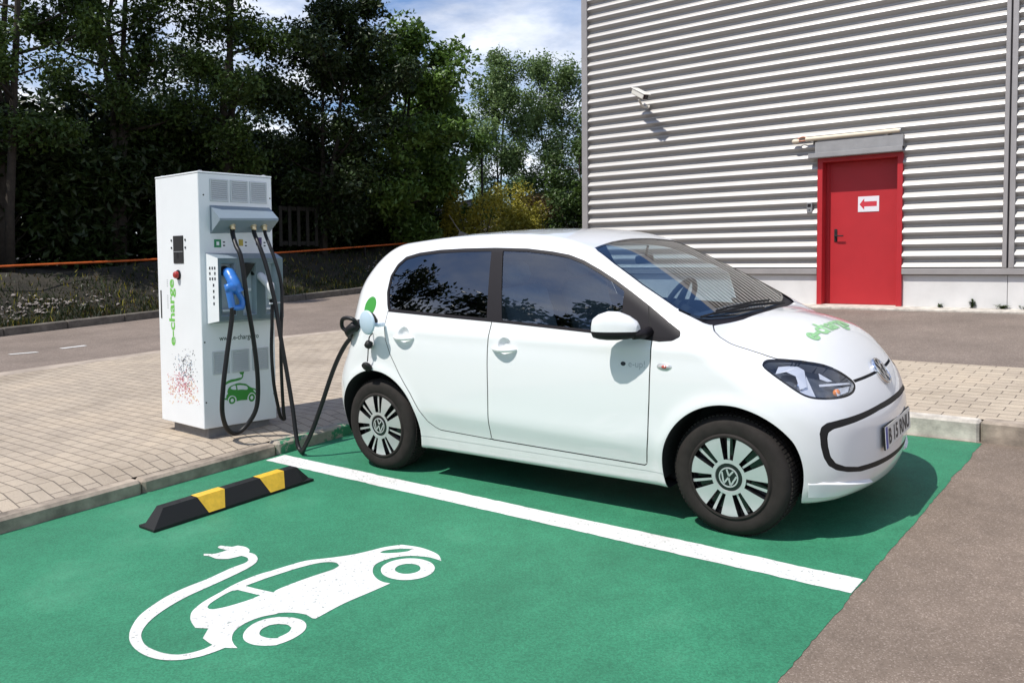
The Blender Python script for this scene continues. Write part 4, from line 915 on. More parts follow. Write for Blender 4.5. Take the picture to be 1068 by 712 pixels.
DOOR_F = [(-1.440,1.1),(-1.440,1.0),(-1.452,.865),(-1.454,.62),(-1.463,.40),(-1.465,.313),(-.455,.294),(-.443,.305),(-.420,.45),(-.405,.64),(-.395,.89),(-.388,1.1)]
DOOR_R = [(-2.305,1.1),(-2.305,.96),(-2.290,.872),(-2.244,.78),(-2.167,.661),(-2.076,.545),(-2.010,.44),(-1.955,.372),(-1.90,.340),(-1.86,.326),(-1.465,.313),(-1.463,.40),(-1.454,.62),(-1.452,.865),(-1.440,1.0),(-1.440,1.1)]
def make_car():
    P, Fc = surface_net(0.013)
    sh = Shell(P, Fc)
    dlo = sdf_poly(DLO); wsp = sdf_poly(WSP); cow = sdf_poly(COWL); hod = sdf_poly(HOOD)
    lam = sdf_poly(smooth_loop(LAMP, 3)); so = sdf_poly(S_OUT); si = sdf_poly(S_IN); df = sdf_poly(DOOR_F); dr = sdf_poly(DOOR_R)
    side = lambda x, h, z: h > 0.5
    topc = lambda x, h, z: (z > 0.88) & (h < 0.72)
    # wheel openings
    for cx, cz, r in ((.012, .297, .362), (-2.392, .300, .366)):
        fn = lambda x, h, z, cx=cx, cz=cz, r=r: np.sqrt((x-cx)**2+(z-cz)**2)-r+(.036*np.clip((x-.15)/.2, 0, 1)*np.clip((.5-z)/.25, 0, 1) if cx > -1 else 0)
        cd = lambda x, h, z: h > 0.54
        sh.cut(fn, cd); sh.mark(fn, 'void', cond=cd)
    # underside
    sh.mark(lambda x, h, z: z-0.188, 'under', ('body',))
    # head lamps
    fl = lambda x, h, z: lam(x-h, z); cl = lambda x, h, z: (x > 0.08) & (h > .25)
    sh.cut(fl, cl, ('body',)); sh.cut(lambda x, h, z: fl(x, h, z)+0.010, cl, ('body',))
    sh.mark(fl, 'lampseal', ('body',), cl); sh.mark(lambda x, h, z: fl(x, h, z)+0.010, 'lens', ('lampseal',), cl)
    # screen and cowl
    fw = lambda x, h, z: wsp(x, h); cw = lambda x, h, z: (z > 0.96) & (h < .70)
    sh.cut(fw, cw, ('body',)); sh.cut(lambda x, h, z: fw(x, h, z)+0.012, cw, ('body',))
    sh.mark(fw, 'wsband', ('body',), cw); sh.mark(lambda x, h, z: fw(x, h, z)+0.012, 'ws', ('wsband',), cw)
    fc = lambda x, h, z: cow(x, h); cc = lambda x, h, z: (x > -.36) & (z > 0.93) & (h < .70)
    sh.cut(fc, cc, ('body',)); sh.mark(fc, 'cowl', ('body',), cc)
    # side glass area
    fd = lambda x, h, z: dlo(x, z); cd = lambda x, h, z: (h > 0.50) & (z > 0.9)
    sh.cut(fd, cd, ('body',)); sh.mark(fd, 'trim', ('body',), cd)
    split = lambda x, h, z: np.minimum(0, 0)
    rp = lambda x, h, z: np.maximum(fd(x, h, z)+0.020, x-(-1.562+(1.410-z)*0.207))
    fp = lambda x, h, z: np.maximum(np.maximum(fd(x, h, z)+0.017, -(x-(-1.475+(1.408-z)*0.27))), x-(-.600+(1.189-z)*0.10))
    sh.cut(rp, cd, ('trim',)); sh.mark(rp, 'rpane', ('trim',), cd)
    sh.cut(fp, cd, ('trim',)); sh.mark(fp, 'fpane', ('trim',), cd)
    sh.cut(lambda x, h, z: x-(-.612+(1.189-z)*0.10), cd, ('trim',)); 
    sh.mark(lambda x, h, z: -(x-(-.612+(1.189-z)*0.10)), 'sail', ('trim',), lambda x, h, z: (h > .5) & (dlo(x, z) < -0.012))
    sh.groove(lambda x, h, z: x-(-.445+(1.12-z)*0.30), 0.003, 0.008, lambda x, h, z: (h > .5) & (z < 1.14) & (z > .93), 'gap', ('sail', 'trim'))
    # bonnet shut line
    fh = lambda x, h, z: hod(x, h)
    sh.groove(fh, 0.0036, 0.012, lambda x, h, z: (x > -.15) & (x < .47) & (z > .80) & (h > .3) & (h < .72), frm=('body',))
    sh.groove(lambda x, h, z: z-.7275, 0.0065, 0.014, lambda x, h, z: (x > .38) & (h < .352), frm=('body',))
    sh.mark(lambda x, h, z: np.maximum(fh(x, h, z), .7275-z), 'bonnet', ('body',), lambda x, h, z: (z > .72) & (x > -.12) & (h < .70))
    # grille outline and the panel inside it
    fo = lambda x, h, z: so(h, z); fi = lambda x, h, z: si(h, z); cf = lambda x, h, z: x > 0.36
    sh.cut(fo, cf, ('body',)); sh.mark(fo, 'strip', ('body',), cf)
    fi0 = fi; fi = lambda x, h, z: fi0(x, h, z)-0.003
    mid = lambda x, h, z: fi(x, h, z)-0.010
    sh.cut(mid, cf, ('strip',)); sh.cut(fi, cf, ('strip',)); 
    sh.mark(fi, 'bumperpanel', ('strip',), cf)
    # doors
    cs = lambda x, h, z: (h > .6) & (z < 1.05)
    sh.groove(lambda x, h, z: df(x, z), 0.0032, 0.012, cs, frm=('body',))
    sh.groove(lambda x, h, z: dr(x, z), 0.0026, 0.010, cs, frm=('body',))
    sh.mark(lambda x, h, z: df(x, z), 'fdoor', ('body',), cs); sh.mark(lambda x, h, z: dr(x, z), 'rdoor', ('body',), cs)
    # sill step line
    sh.groove(lambda x, h, z: z-(.262-.004*x), 0.002, 0.004, lambda x, h, z: (h > .6) & (x < -.34) & (x > -2.06), 'body', ('body',))
    # scooped cups behind the door handles
    for hx, hz in ((-1.328,.878),(-2.125,.908)):
        fh_ = lambda x, h, z, hx=hx, hz=hz: np.sqrt((x-hx)**2+((z-hz))**2)-.048
        cc_ = lambda x, h, z: h > .6
        for d in (0, -.012, -.026): sh.cut(lambda x, h, z, d=d: fh_(x, h, z)-d, cc_, ('fdoor', 'rdoor'))
        A = sh.arr(); v = fh_(A[:,0], np.abs(A[:,1]), A[:,2])
        for k in np.nonzero((v < -.004) & (np.abs(A[:,1]) > .6))[0]: sh.off[int(k)] = .022*min(1, -v[k]/.026)**.7
        for nm in ('fdoor', 'rdoor'): sh.mark(fh_, 'cup'+nm[0], (nm,), cc_)
    # green sticker, right rear only
    st = lambda x, h, z: np.sqrt(((x+2.485)/.054)**2+((z-1.070)/.062)**2)*.055-.055
    sh.cut(st, lambda x, h, z: h > .55, ('body',))
    C = sh.centres()
    for i in np.nonzero((st(C[:,0], np.abs(C[:,1]), C[:,2]) < 0) & (C[:,1] < -.5))[0]:
        if sh.T[i] == 'body': sh.T[i] = 'sticker'
    # emit meshes
    A = sh.arr(); Nn = normals(A); D = A.copy()
    for k, d in sh.off.items(): D[k] -= Nn[k]*d
    groups = {}
    for f, t in zip(sh.F, sh.T):
        if t == 'void': continue
        c = A[f].mean(0); s_ = 'R' if c[1] < 0 else 'L'
        key = t if t in ('body', 'under', 'ws', 'wsband', 'cowl', 'bonnet', 'strip', 'bumperpanel', 'gap', 'sticker') else t+s_
        groups.setdefault(key, []).append(f)
    def emit(keys, name, mats, parent, off=0.0, custom=True, flip=False, thick=None):
        ids = {}; vs = []; nn = []; fs = []; mi = []
        for ki, key in enumerate(keys):
            for f in groups.get(key, []):
                g = []
                for k in f:
                    if k not in ids: ids[k] = len(vs); vs.append(D[k]-Nn[k]*off); nn.append(Nn[k])
                    g.append(ids[k])
                fs.append(g); mi.append(ki)
        if not fs: return None
        me = bpy.data.meshes.new(name); me.from_pydata([tuple(v) for v in vs], [], fs)
        for m in mats: me.materials.append(M[m])
        me.polygons.foreach_set('material_index', mi); me.polygons.foreach_set('use_smooth', [True]*len(fs)); me.update()
        if custom: me.normals_split_custom_set_from_vertices([tuple(n) for n in nn])
        o = bpy.data.objects.new(name, me); col.objects.link(o); o.parent = parent; return o
    car = thing('parked_car', 'small white electric hatchback with a charging lead plugged in behind its rear door', 'car', (0,0,0), CARROT, up=False)
    b = emit(['body', 'gap', 'under'], 'body', ['paint', 'dark', 'dark'], car)
    emit(['sticker'], 'sticker', ['greenlogo'], b, -0.0008)
    bon = emit(['bonnet'], 'bonnet', ['paint'], car)
    bp_ = emit(['bumperpanel'], 'bumper_panel', ['paint'], b, -0.002)
    emit(['strip'], 'grille_outline', ['black'], b, 0.001)
    w = emit(['ws'], 'windscreen', ['ws'], car, 0.003)
    emit(['wsband'], 'screen_surround', ['blackgloss'], w, 0.001)
    cwl = emit(['cowl'], 'cowl', ['satin'], car, 0.010)
    for s_, sg in (('R', -1), ('L', 1)):
        fdr = emit(['fdoor'+s_], 'front_door', ['paint'], car); rdr = emit(['rdoor'+s_], 'rear_door', ['paint'], car)
        emit(['cupf'+s_], 'handle_cup', ['handle'], fdr, custom=False); emit(['cupr'+s_], 'handle_cup', ['handle'], rdr, custom=False)
        emit(['fpane'+s_], 'window_pane', ['fglass'], fdr, 0.004); emit(['rpane'+s_], 'window_pane', ['rglass'], rdr, 0.003)
        emit(['trim'+s_], 'window_surround', ['satin'], car, 0.0); emit(['sail'+s_], 'mirror_base_trim', ['satin'], car, -0.001)
        hl = emit(['lens'+s_], 'headlight', ['clear'], car, 0.002); emit(['lampseal'+s_], 'headlight_frame', ['blackgloss'], hl, 0.001)
        # inside of the lamp: a dark tray 5 cm in, then reflectors
        m = MB(); ids = {}; vs = []; fs = []
        fcs = groups['lens'+s_]; edge = {}
        for f in fcs:
            for k in range(len(f)):
                a, c = f[k], f[(k+1) % len(f)]
                if (c, a) in edge: del edge[(c, a)]
                else: edge[(a, c)] = 1
        def vid(k, d):
            if (k, d) not in ids: ids[(k, d)] = len(vs); vs.append(A[k]-Nn[k]*d)
            return ids[(k, d)]
        for f in fcs: fs.append([vid(k, 0.055) for k in f])
        nf = len(fs)
        for (a, c) in edge: fs.append([vid(a, 0.004), vid(c, 0.004), vid(c, 0.055), vid(a, 0.055)][::-1])
        m.add(vs, fs, 'lampgrey'); wi = m.mi('lampsilver')
        for q_ in range(nf, len(fs)): m.m[q_] = wi; m.build('lamp_housing', hl)
        def surf(u, z, d):   # a point d behind the lens at lamp coordinates u = x-h, z
            h = 0.5
            hs = np.linspace(.25, .80, 400); v = F(u+hs, -hs, np.full_like(hs, z)); j = np.nonzero(v < 0)[0]
            h = hs[j[-1]] if len(j) else .55
            p = np.array([[u+h, sg*h, z]]); n = normals(p)[0]; return Vector(p[0]-n*d), Vector(n)
        m = MB()
        # chrome reflector behind the outer end, its bright vertical blade and the lower bowl
        for (poly, dd, mt) in (([(-.50,.815),(-.46,.845),(-.38,.845),(-.31,.838),(-.27,.82),(-.30,.75),(-.36,.74),(-.36,.80),(-.42,.822)], .016, 'lampsilver'),
                               ([(-.36,.735),(-.30,.75),(-.265,.80),(-.245,.70),(-.30,.702),(-.345,.722)], .024, 'lampsilver'),
                               ([(-.20,.752),(.10,.730),(.105,.722),(-.20,.742)], .014, 'lampsilver'),
                               ([(-.06,.690),(.06,.694),(.095,.716),(-.055,.722)], .020, 'lampsilver'),
                               ([(-.15,.80),(-.05,.755),(-.10,.758),(-.16,.775)], .022, 'lampsilver')):
            base = len(m.v)
            m.poly([poly], mt, fn=lambda a, c, dd=dd: tuple(surf(a, c, dd)[0]))
        m.build('reflector', hl)
        m = MB(); p, n = surf(-.035, .708, .028); q = n.to_track_quat('Y', 'Z').to_matrix().to_4x4()
        m.lathe([(0.0001,.012),(.012,.010),(.017,0),(.017,-.012)], 'orange', 20, X=Matrix.Translation(p) @ q); m.build('indicator_bulb', hl, True)
        m = MB(); p, n = surf(-.31, .762, .040); q = n.to_track_quat('Y', 'Z').to_matrix().to_4x4()
        m.lathe([(0.0001,.016),(.018,.013),(.030,.004),(.032,-.012)], 'chrome', 28, X=Matrix.Translation(p) @ q); m.build('projector_lens', hl, True)
        # door handles: a scooped cup and a bar across it
        for door, hx, hz in ((fdr, -1.328, .866), (rdr, -2.125, .896)):
            if door is None: continue
            def on(x, z, d=0.0):
                hs = np.linspace(.6, .9, 300); v = F(np.full_like(hs, x), hs, np.full_like(hs, z)); h = hs[np.nonzero(v < 0)[0][-1]]
                return (x, sg*(h+d), z)
            m = MB(); pts = []; rr = []
            for i in range(11):
                t = i/10; x = hx-.088+.176*t; pts.append(on(x, hz-.006-.004*math.sin(math.pi*t), .004+.026*math.sin(math.pi*min(1, max(0, (t-.06)/.88)))**.5)); rr.append(.0045+.0095*math.sin(math.pi*t)**.6)
            m.tube(pts, rr, 'paint1', 12); m.build('door_handle', door, True)
        # side mirror
        K = 24; vs = []; up = []; lo = []
        secs = [(-.432,.862,.022,1.036,.985),(-.443,.866,.034,1.056,.972),(-.480,.875,.044,1.082,.964),(-.530,.888,.050,1.103,.959),(-.580,.900,.052,1.106,.958),(-.625,.908,.047,1.092,.961),(-.655,.912,.036,1.072,.967),(-.668,.914,.018,1.046,.982)]
        for (xx, cy, ry, zt, zb) in secs:
            for j in range(K):
                a = 2*math.pi*j/K; ca, sa = math.cos(a), math.sin(a); e = .72
                Y_ = math.copysign(abs(ca)**e, ca)*ry; Z_ = abs(sa)**e*((zt-1.004) if sa >= 0 else -(1.004-zb))
                vs.append((xx, sg*(cy+Y_), 1.004+Z_))
        for t in range(len(secs)-1):
            for j in range(K):
                q = (t*K+j, t*K+(j+1)%K, (t+1)*K+(j+1)%K, (t+1)*K+j)
                if sg < 0: q = q[::-1]
                (up if j < K//2 else lo).append(q)
        for t, rv in ((0, 1), (len(secs)-1, -1)):
            u_ = [t*K+j for j in range(K//2+1)]; l_ = [t*K+j % K for j in range(K//2, K+1)]
            l_ = [t*K+(j % K) for j in range(K//2, K+1)]
            for L_, dst in ((u_, up), (l_, lo)): dst.append(tuple(L_ if (rv*sg > 0) else L_[::-1]))
        mt = MB(); mt.add(vs, up, 'paint1'); mo = mt.build('wing_mirror', car, True, sharp=60)
        m = MB(); m.add(vs, lo, 'satin')
        m.tube([(-.455, sg*.875, .988), (-.430, sg*.83, .985), (-.415, sg*.775, .992)], [.026, .024, .028], 'satin', 14); m.build('mirror_base', mo, True)
        # side indicator
        m = MB()
        def on2(x, z, d=0.0):
            hs = np.linspace(.6, .9, 300); v = F(np.full_like(hs, x), hs, np.full_like(hs, z)); h = hs[np.nonzero(v < 0)[0][-1]]
            return (x, sg*(h+d), z)
        K = 20
        for rx, rz, d, mm_ in ((.042,.020,.003,'silver'),(.036,.015,.006,'repeater'),(.016,.010,.0075,'reddish')):
            vs = [on2(-.318+rx*math.cos(2*math.pi*i/K), .822+rz*math.sin(2*math.pi*i/K), .0008) for i in range(K)]+[on2(-.318+rx*.85*math.cos(2*math.pi*i/K), .822+rz*.8*math.sin(2*math.pi*i/K), d) for i in range(K)]
            fs = [(i, (i+1)%K, K+(i+1)%K, K+i) for i in range(K)]+[tuple(K+i for i in range(K))]
            m.add(vs, fs if sg < 0 else [f[::-1] for f in fs], mm_)
        m.build('side_indicator', b, True)
        # wheel-arch liners
        for cx, cz, r in ((.012, .297, .360), (-2.392, .300, .364)):
            m = MB(); K = 36; vs = []; fs = []
            for j, yy in enumerate((.50, .60, .70, .775, .800)):
                for i in range(K+1):
                    a = -.16+(math.pi+.32)*i/K; rr = r+.006-(.036*min(1, max(0, (r*math.cos(a)-.14)/.2))*min(1, max(0, (.2-r*math.sin(a))/.25)) if cx > -1 else 0); px_, pz_ = cx+rr*math.cos(a), cz+rr*math.sin(a); hs = np.linspace(.5, .9, 160); vv = F(np.full_like(hs, px_), hs, np.full_like(hs, max(pz_, .215))); nz_ = np.nonzero(vv < 0)[0]; ym = (hs[nz_[-1]] if len(nz_) else .5)-.006; vs.append((px_, sg*min(yy, ym), pz_))
            for j in range(4):
                for i in range(K): fs.append((j*(K+1)+i, j*(K+1)+i+1, (j+1)*(K+1)+i+1, (j+1)*(K+1)+i))
            fs.append(tuple(range(K+1)))
            m.add(vs, fs, 'dark'); m.build('wheel_arch_liner', b)
    # front badge, boot of details
    def front(h, z, d=0.0):
        xs = np.linspace(.2, .75, 600); v = F(xs, np.full_like(xs, h), np.full_like(xs, z)); x = xs[np.nonzero(v < 0)[0][-1]]
        return x+d
    def emblem(mb, r, X, dark='blackgloss', bright='chrome', dep=.004):
        K = 40
        mb.lathe([(0.0001, 0), (r*.90, 0)], dark, K, X=X)
        mb.lathe([(r*.86,0.0),(r*.87,dep),(r*.93,dep*1.4),(r*.99,dep),(r,0),(r,-dep*3)], bright, K, X=X)
        def flat(pts, w):
            pl = stroke([(a*r, c*r) for a, c in pts], w*r)
            mb.add([X @ Vector((a, dep*.9, c)) for a, c in pl], [tuple(range(len(pl)))], bright)
        # letters made of straight strokes inside the ring
        for P_, Q_ in (((-.34,.74),(0,.16)), ((.34,.74),(0,.16)), ((-.76,.34),(-.36,-.72)), ((.76,.34),(.36,-.72)), ((-.36,-.72),(0,.0)), ((.36,-.72),(0,.0))):
            flat([P_, Q_], .17)
    m = MB(); bx = front(0, .722); nn = normals(np.array([[bx, 0, .722]]))[0]
    q = Matrix(((0, nn[0], -nn[2], 0), (1, 0, 0, 0), (0, nn[2], nn[0], 0), (0, 0, 0, 1)))   # local x->car y, local y->normal, local z->up the nose
    emblem(m, .074, Matrix.Translation(Vector((bx, 0, .722))+Vector(nn)*.012) @ q); m.build('badge', bon, True, sharp=30)
    # number plate
    pl = thing_ = MB(); px = front(.0, .46, .0)
    X = Matrix.Translation((px-.001, -.022, .438)) @ Matrix.Rotation(R(-3), 4, 'Y')
    pl.box(-.006, .004, -.262, .262, -.060, .060, 'black', .003, X); po = pl.build('number_plate', car)
    m = MB(); m.box(.0042, .0062, -.260, .260, -.055, .055, 'platewhite', 0, X); m.box(.0062, .0068, -.260, -.218, -.055, .055, 'plateblue', 0, X); m.build('plate_face', po)
    m = MB(); text_on(m, 'B 15 RNU', .105, 'darktext', lambda a, c: tuple(X @ Vector((.0074, -.200+a, -.038+c))), bold=.003, width=.435)
    m.build('plate_lettering', po)
    # letters on the bonnet
    def onb(x, y, d=.0035):
        zs = np.linspace(.6, 1.2, 900); v = F(np.full_like(zs, x), np.full_like(zs, y), zs); z = zs[np.nonzero(v < 0)[0][-1]]; return (x, y, z+d)
    m = MB(); text_on(m, 'e-charge', .125, 'paletext', lambda a, c: onb(.285-c, -.33+a), bold=.004, width=.60); m.build('bonnet_lettering', bon)
    # door lettering
    def ons(x, z, d=.0012):
        hs = np.linspace(.6, .9, 600); v = F(np.full_like(hs, x), hs, np.full_like(hs, z)); return (x, -(hs[np.nonzero(v < 0)[0][-1]]+d), z)
    m = MB(); K = 18; m.add([ons(-.553+.015*math.cos(2*math.pi*i/K), .824+.011*math.sin(2*math.pi*i/K)) for i in range(K)], [tuple(range(K))], 'darktext')
    text_on(m, 'e-up!', .05, 'greytext', lambda a, c: ons(-.522+a, .810+c), width=.095); m.build('door_badge', b)
    # roof aerial
    m = MB(); rz = Zws(np.array([-2.25]))[0]
    m.add([(-2.31,-.02,rz-.004),(-2.31,.02,rz-.004),(-2.20,.014,rz-.002),(-2.20,-.014,rz-.002),(-2.30,-.008,rz+.035),(-2.30,.008,rz+.035)], [(0,3,2,1),(0,1,5,4),(3,0,4),(1,2,5),(2,3,4,5)], 'black')
    m.tube([(-2.285,0,rz+.018),(-2.34,0,rz+.08),(-2.395,0,rz+.155)], [.0038,.003,.002], 'black', 8); m.build('aerial', car)
    # wipers
    m = MB()
    def onw(x, y, d):
        zs = np.linspace(.9, 1.6, 900); v = F(np.full_like(zs, x), np.full_like(zs, y), zs); return Vector((x, y, zs[np.nonzero(v < 0)[0][-1]]+d))
    for (y0, y1, x0, x1) in ((.30, -.32, -.10, -.185), (-.05, -.50, -.09, -.19)):
        m.tube([onw(x0+(x1-x0)*t, y0+(y1-y0)*t, .018-.004*t) for t in (0,.2,.4,.6,.8,1)], [.009,.008,.007,.006,.005,.004], 'black', 8)
        a = onw(x1-.03, y1-.10, .008); c = onw(x0-.10, y0+.02, .010)
        m.tube([onw(x1-.012+(x0-.05-x1)*t, y1-.12+(y0+.05-y1)*t, .010) for t in (0,.25,.5,.75,1)], .006, 'black', 8)
    build_each(m, 'wiper', car)
    # wheels
    def wheel(cx, sg, y_out):
        t_ = MB(); c = .298
        prof = [(.195,.010),(.205,.012),(.214,.004),(.220,.006),(.240,.010),(.262,.008),(.278,.001),(.2885,-.010),(.2955,-.022),(.2985,-.045),(.299,-.060)]
        prof += [(.299,-.075),(.2995,-.092),(.299,-.108),(.2985,-.125),(.2955,-.145),(.285,-.160),(.255,-.170),(.215,-.168),(.190,-.150)]
        X = Matrix.Translation((cx, sg*y_out, c)) @ Matrix.Scale(sg, 4, (0,1,0))
        t_.lathe([(r, a) for r, a in prof], 'tyre', 72, X=X)
        # grooves in the tread as shallow dark rings and lugs
        n = 84
        for i in range(n):
            a = 2*math.pi*i/n
            for (ya, yb, r0) in ((-.012,-.050,.300),(-.118,-.150,.300)):
                pass
        to = t_.build('wheel', car, True, sharp=50)
        lug = MB()
        for i in range(n):
            a = 2*math.pi*i/n; da = 2*math.pi/n*.32
            for (ya, yb) in ((-.024,-.052),(-.060,-.088),(-.092,-.120),(-.124,-.148)):
                q = []
                for aa in (a-da, a+da):
                    for yy, rr in ((ya, .3028), (yb, .3028)): q.append((rr*math.cos(aa), yy, rr*math.sin(aa)))
                for aa in (a-da, a+da):
                    for yy, rr in ((ya, .2965), (yb, .2965)): q.append((rr*math.cos(aa), yy, rr*math.sin(aa)))
                lug.add([X @ Vector(p) for p in q], [(0,1,3,2),(0,4,5,1),(2,3,7,6),(0,2,6,4),(1,5,7,3)], 'tyre')
        lug.build('tread', to)
        rm = MB(); fo_ = .006
        r1, r2 = .088, .196
        def polar(r, a, y): return X @ Vector((r*math.cos(a), y, r*math.sin(a)))
        yo = lambda r: .002+.010*(1-((r-.12)/.1)**2*.6)      # gently domed face
        ang0 = math.pi/2+ROT0
        W = 7
        for k in range(W):
            A0 = ang0+2*math.pi*k/W
            hw = lambda r: (.0235+(r-r1)*.185)/r     # half angle of the window
            bw = lambda r: .0050/r+.025*(r-r1)/r    # half angle of the slim bar inside it
            half = math.pi/W; n = 6
            def strip(a_of, b_of, m_, dep=.0, ns=6, nr=6):
                vs = []; fs = []
                for i in range(nr+1):
                    r = r1+(r2-r1)*i/nr
                    for j in range(ns+1):
                        a = a_of(r)+(b_of(r)-a_of(r))*j/ns; vs.append(polar(r, A0+a, yo(r)-dep))
                for i in range(nr):
                    for j in range(ns): fs.append((i*(ns+1)+j, i*(ns+1)+j+1, (i+1)*(ns+1)+j+1, (i+1)*(ns+1)+j))
                rm.add(vs, fs, m_)
            strip(lambda r: hw(r), lambda r: 2*half-hw(r), 'silver', 0, 6)
            strip(lambda r: -bw(r), lambda r: bw(r), 'silver', .007, 2)
            # walls of the window
            for sgn in (1, -1):
                vs = []; fs = []
                for i in range(7):
                    r = r1+(r2-r1)*i/6; vs.append(polar(r, A0+sgn*hw(r), yo(r))); vs.append(polar(r, A0+sgn*hw(r)*.98, yo(r)-.03))
                for i in range(6): fs.append((2*i, 2*i+1, 2*i+3, 2*i+2))
                rm.add(vs, fs, 'blackgloss')
        rm.lathe([(.215,-.003),(.213,.004),(.206,.0055),(r2,yo(r2))], 'silver', 96, X=X)
        rm.lathe([(r1,yo(r1)),(.070,.012),(.068,.008)], 'silver', 96, X=X)
        rm.lathe([(.216,-.028),(.05,-.030)], 'blackgloss', 48, X=X)
        rm.build('hub_cap', to, True, sharp=35)
        cp = MB(); cp.lathe([(.070,.006),(.066,.010),(.058,.010),(.0001,.010)], 'blackgloss', 48, X=X)
        Xc = X @ Matrix.Translation((0, .0115, 0)) @ Matrix.Rotation(R(12), 4, 'Y')
        emblem(cp, .050, Xc, 'blackgloss', 'silver', .002); cp.build('centre_cap', to, True, sharp=35)
    for cx in (0.0, -2.400):
        for sg in (-1, 1): wheel(cx+.006, sg, .792)
    # charging flap, socket, stopper on its strap (right rear)
    m = MB(); X = Matrix.Translation((-2.352, -.895, .987)) @ Matrix.Rotation(R(-8), 4, 'Z')
    m.lathe([(0.0001,-.006),(.070,-.006),(.076,-.002),(.078,.004),(.074,.008),(0.0001,.009)], 'flap', 40, X=X); fo2 = m.build('charging_flap', car, True, sharp=40)
    m = MB(); m.tube([(-2.300,-.885,.975),(-2.290,-.86,.97),(-2.300,-.80,.965)], [.012,.014,.012], 'flap', 10); m.build('flap_hinge', fo2, True)
    m = MB(); X = Matrix.Translation((-2.445, -.772, .972))
    m.lathe([(.070,-.008),(.066,-.012),(.030,-.016),(0.0001,-.016)], 'black', 36, X=X); m.build('charging_socket', car, True)
    m = MB(); m.tube(spline([(-2.405,-.800,.905),(-2.40,-.835,.885),(-2.402,-.84,.860)], 4), .004, 'black', 8)
    m.lathe([(0.0001,.026),(.022,.022),(.026,.006),(.026,-.012),(.016,-.022),(0.0001,-.024)], 'black', 20, X=Matrix.Translation((-2.405,-.842,.835)) @ Matrix.Rotation(R(55),4,'X'))
    m.tube(spline([(-2.41,-.842,.815),(-2.412,-.846,.77),(-2.425,-.842,.725)], 4), .0035, 'black', 8)
    m.lathe([(0.0001,.016),(.030,.014),(.036,.004),(.036,-.010),(0.0001,-.014)], 'black', 20, X=Matrix.Translation((-2.432,-.842,.690)) @ Matrix.Rotation(R(35),4,'X'))
    m.build('socket_stopper', car, True)
    # cabin
    m = MB(); m.box(-.62,-.12,-.66,.66,.60,.93,'interior',.05)
    m.add([(-.12,-.64,.985),(-.12,.64,.985),(-.50,.64,1.00),(-.50,-.64,1.00),(-.60,-.64,.93),(-.60,.64,.93),(-.12,-.64,.90),(-.12,.64,.90)], [(0,1,2,3),(3,2,5,4),(0,6,7,1)], 'interior'); m.build('dashboard', car)
    m = MB(); K = 36; pts = []
    cS = Vector((-.78, .30, 1.005)); ax = Vector((-.88,0,.47)).normalized(); u_ = Vector((0,1,0)); w_ = ax.cross(u_)
    m.tube([cS+(u_*math.cos(2*math.pi*i/K)+w_*math.sin(2*math.pi*i/K))*.185 for i in range(K+1)], .017, 'dark', 10, cap=False)
    for a in (0.15, math.pi-.15, 3*math.pi/2): m.tube([cS, cS+(u_*math.cos(a)+w_*math.sin(a))*.18], [.03,.014], 'dark', 8)
    m.lathe([(0.0001,.02),(.05,.015),(.055,-.02)], 'dark', 20, X=Matrix.Translation(cS) @ ax.to_track_quat('Y','Z').to_matrix().to_4x4())
    m.tube([cS, cS-ax*.22], .035, 'dark', 10); m.build('steering_wheel', car, True)
    for (sx, sy) in ((-1.32, -.36), (-1.32, .36)):
        m = MB(); Xs = Matrix.Translation((sx, sy, .56)); m.box(-.05,.48,-.24,.24,-.10,.10,'seat',.05,Xs)
        Xb = Matrix.Translation((sx-.05, sy, .62)) @ Matrix.Rotation(R(-16), 4, 'Y'); m.box(-.07,.07,-.23,.23,.0,.58,'seat',.05,Xb); so_ = m.build('front_seat', car, True, sharp=40)
        m = MB(); m.box(-.05,.05,-.12,.12,.60,.74,'seat',.04,Xb); m.build('headrest', so_, True, sharp=40)
    m = MB(); m.box(-2.25,-1.85,-.60,.60,.45,.62,'seat',.05); m.box(-2.38,-2.22,-.60,.60,.55,1.08,'seat',.05); m.box(-2.80,-.10,-.66,.66,.20,.30,'dark'); m.build('rear_seat', car, True, sharp=40)
    m = MB(); m.box(-.86,-.83,-.10,.10,1.295,1.345,'dark',.01); m.tube([(-.835,0,1.34),(-.82,0,1.40)], .008, 'dark', 8); m.build('interior_mirror', car)
    # front bumper lip wings
    m = MB()
    for sg in (-1, 1):
        st_ = [(.365,.722,.296,.003),(.42,.672,.294,.009),(.47,.605,.284,.016),(.515,.52,.268,.022),(.545,.43,.252,.024),(.560,.355,.240,.018)]
        vs = []
        for (x, y, z, o_) in st_:
            p = np.array([[x, -y, z]]); p = project(p, 6)[0]; n = normals(p[None])[0]
            a = p+n*o_; hh = (.060,.062,.056,.044,.032,.018)[st_.index((x, y, z, o_))]; vs += [(p[0]-n[0]*.004, -sg*p[1]*-1 if sg < 0 else -p[1], z+.009), (a[0], a[1] if sg < 0 else -a[1], z-.004), (a[0]-n[0]*.006, (a[1]-n[1]*.006) if sg < 0 else -(a[1]-n[1]*.006), z-hh*.55), (p[0]-n[0]*.006, (p[1]-n[1]*.006) if sg < 0 else -(p[1]-n[1]*.006), z-hh*1.15)]
        # normalise the first point's side
        vs = [(a, (-abs(b_) if sg < 0 else abs(b_)), c_) for a, b_, c_ in vs]
        fs = []
        for i in range(len(st_)-1):
            for k in range(3): q = (4*i+k, 4*i+k+1, 4*(i+1)+k+1, 4*(i+1)+k); fs.append(q if sg > 0 else q[::-1])
        fs.append((0,1,2,3)); n_ = 4*(len(st_)-1); fs.append((n_+3,n_+2,n_+1,n_))
        m.add(vs, fs, 'paint1')
    build_each(m, 'bumper_lip', b, smooth=True, sharp=35)
    return car
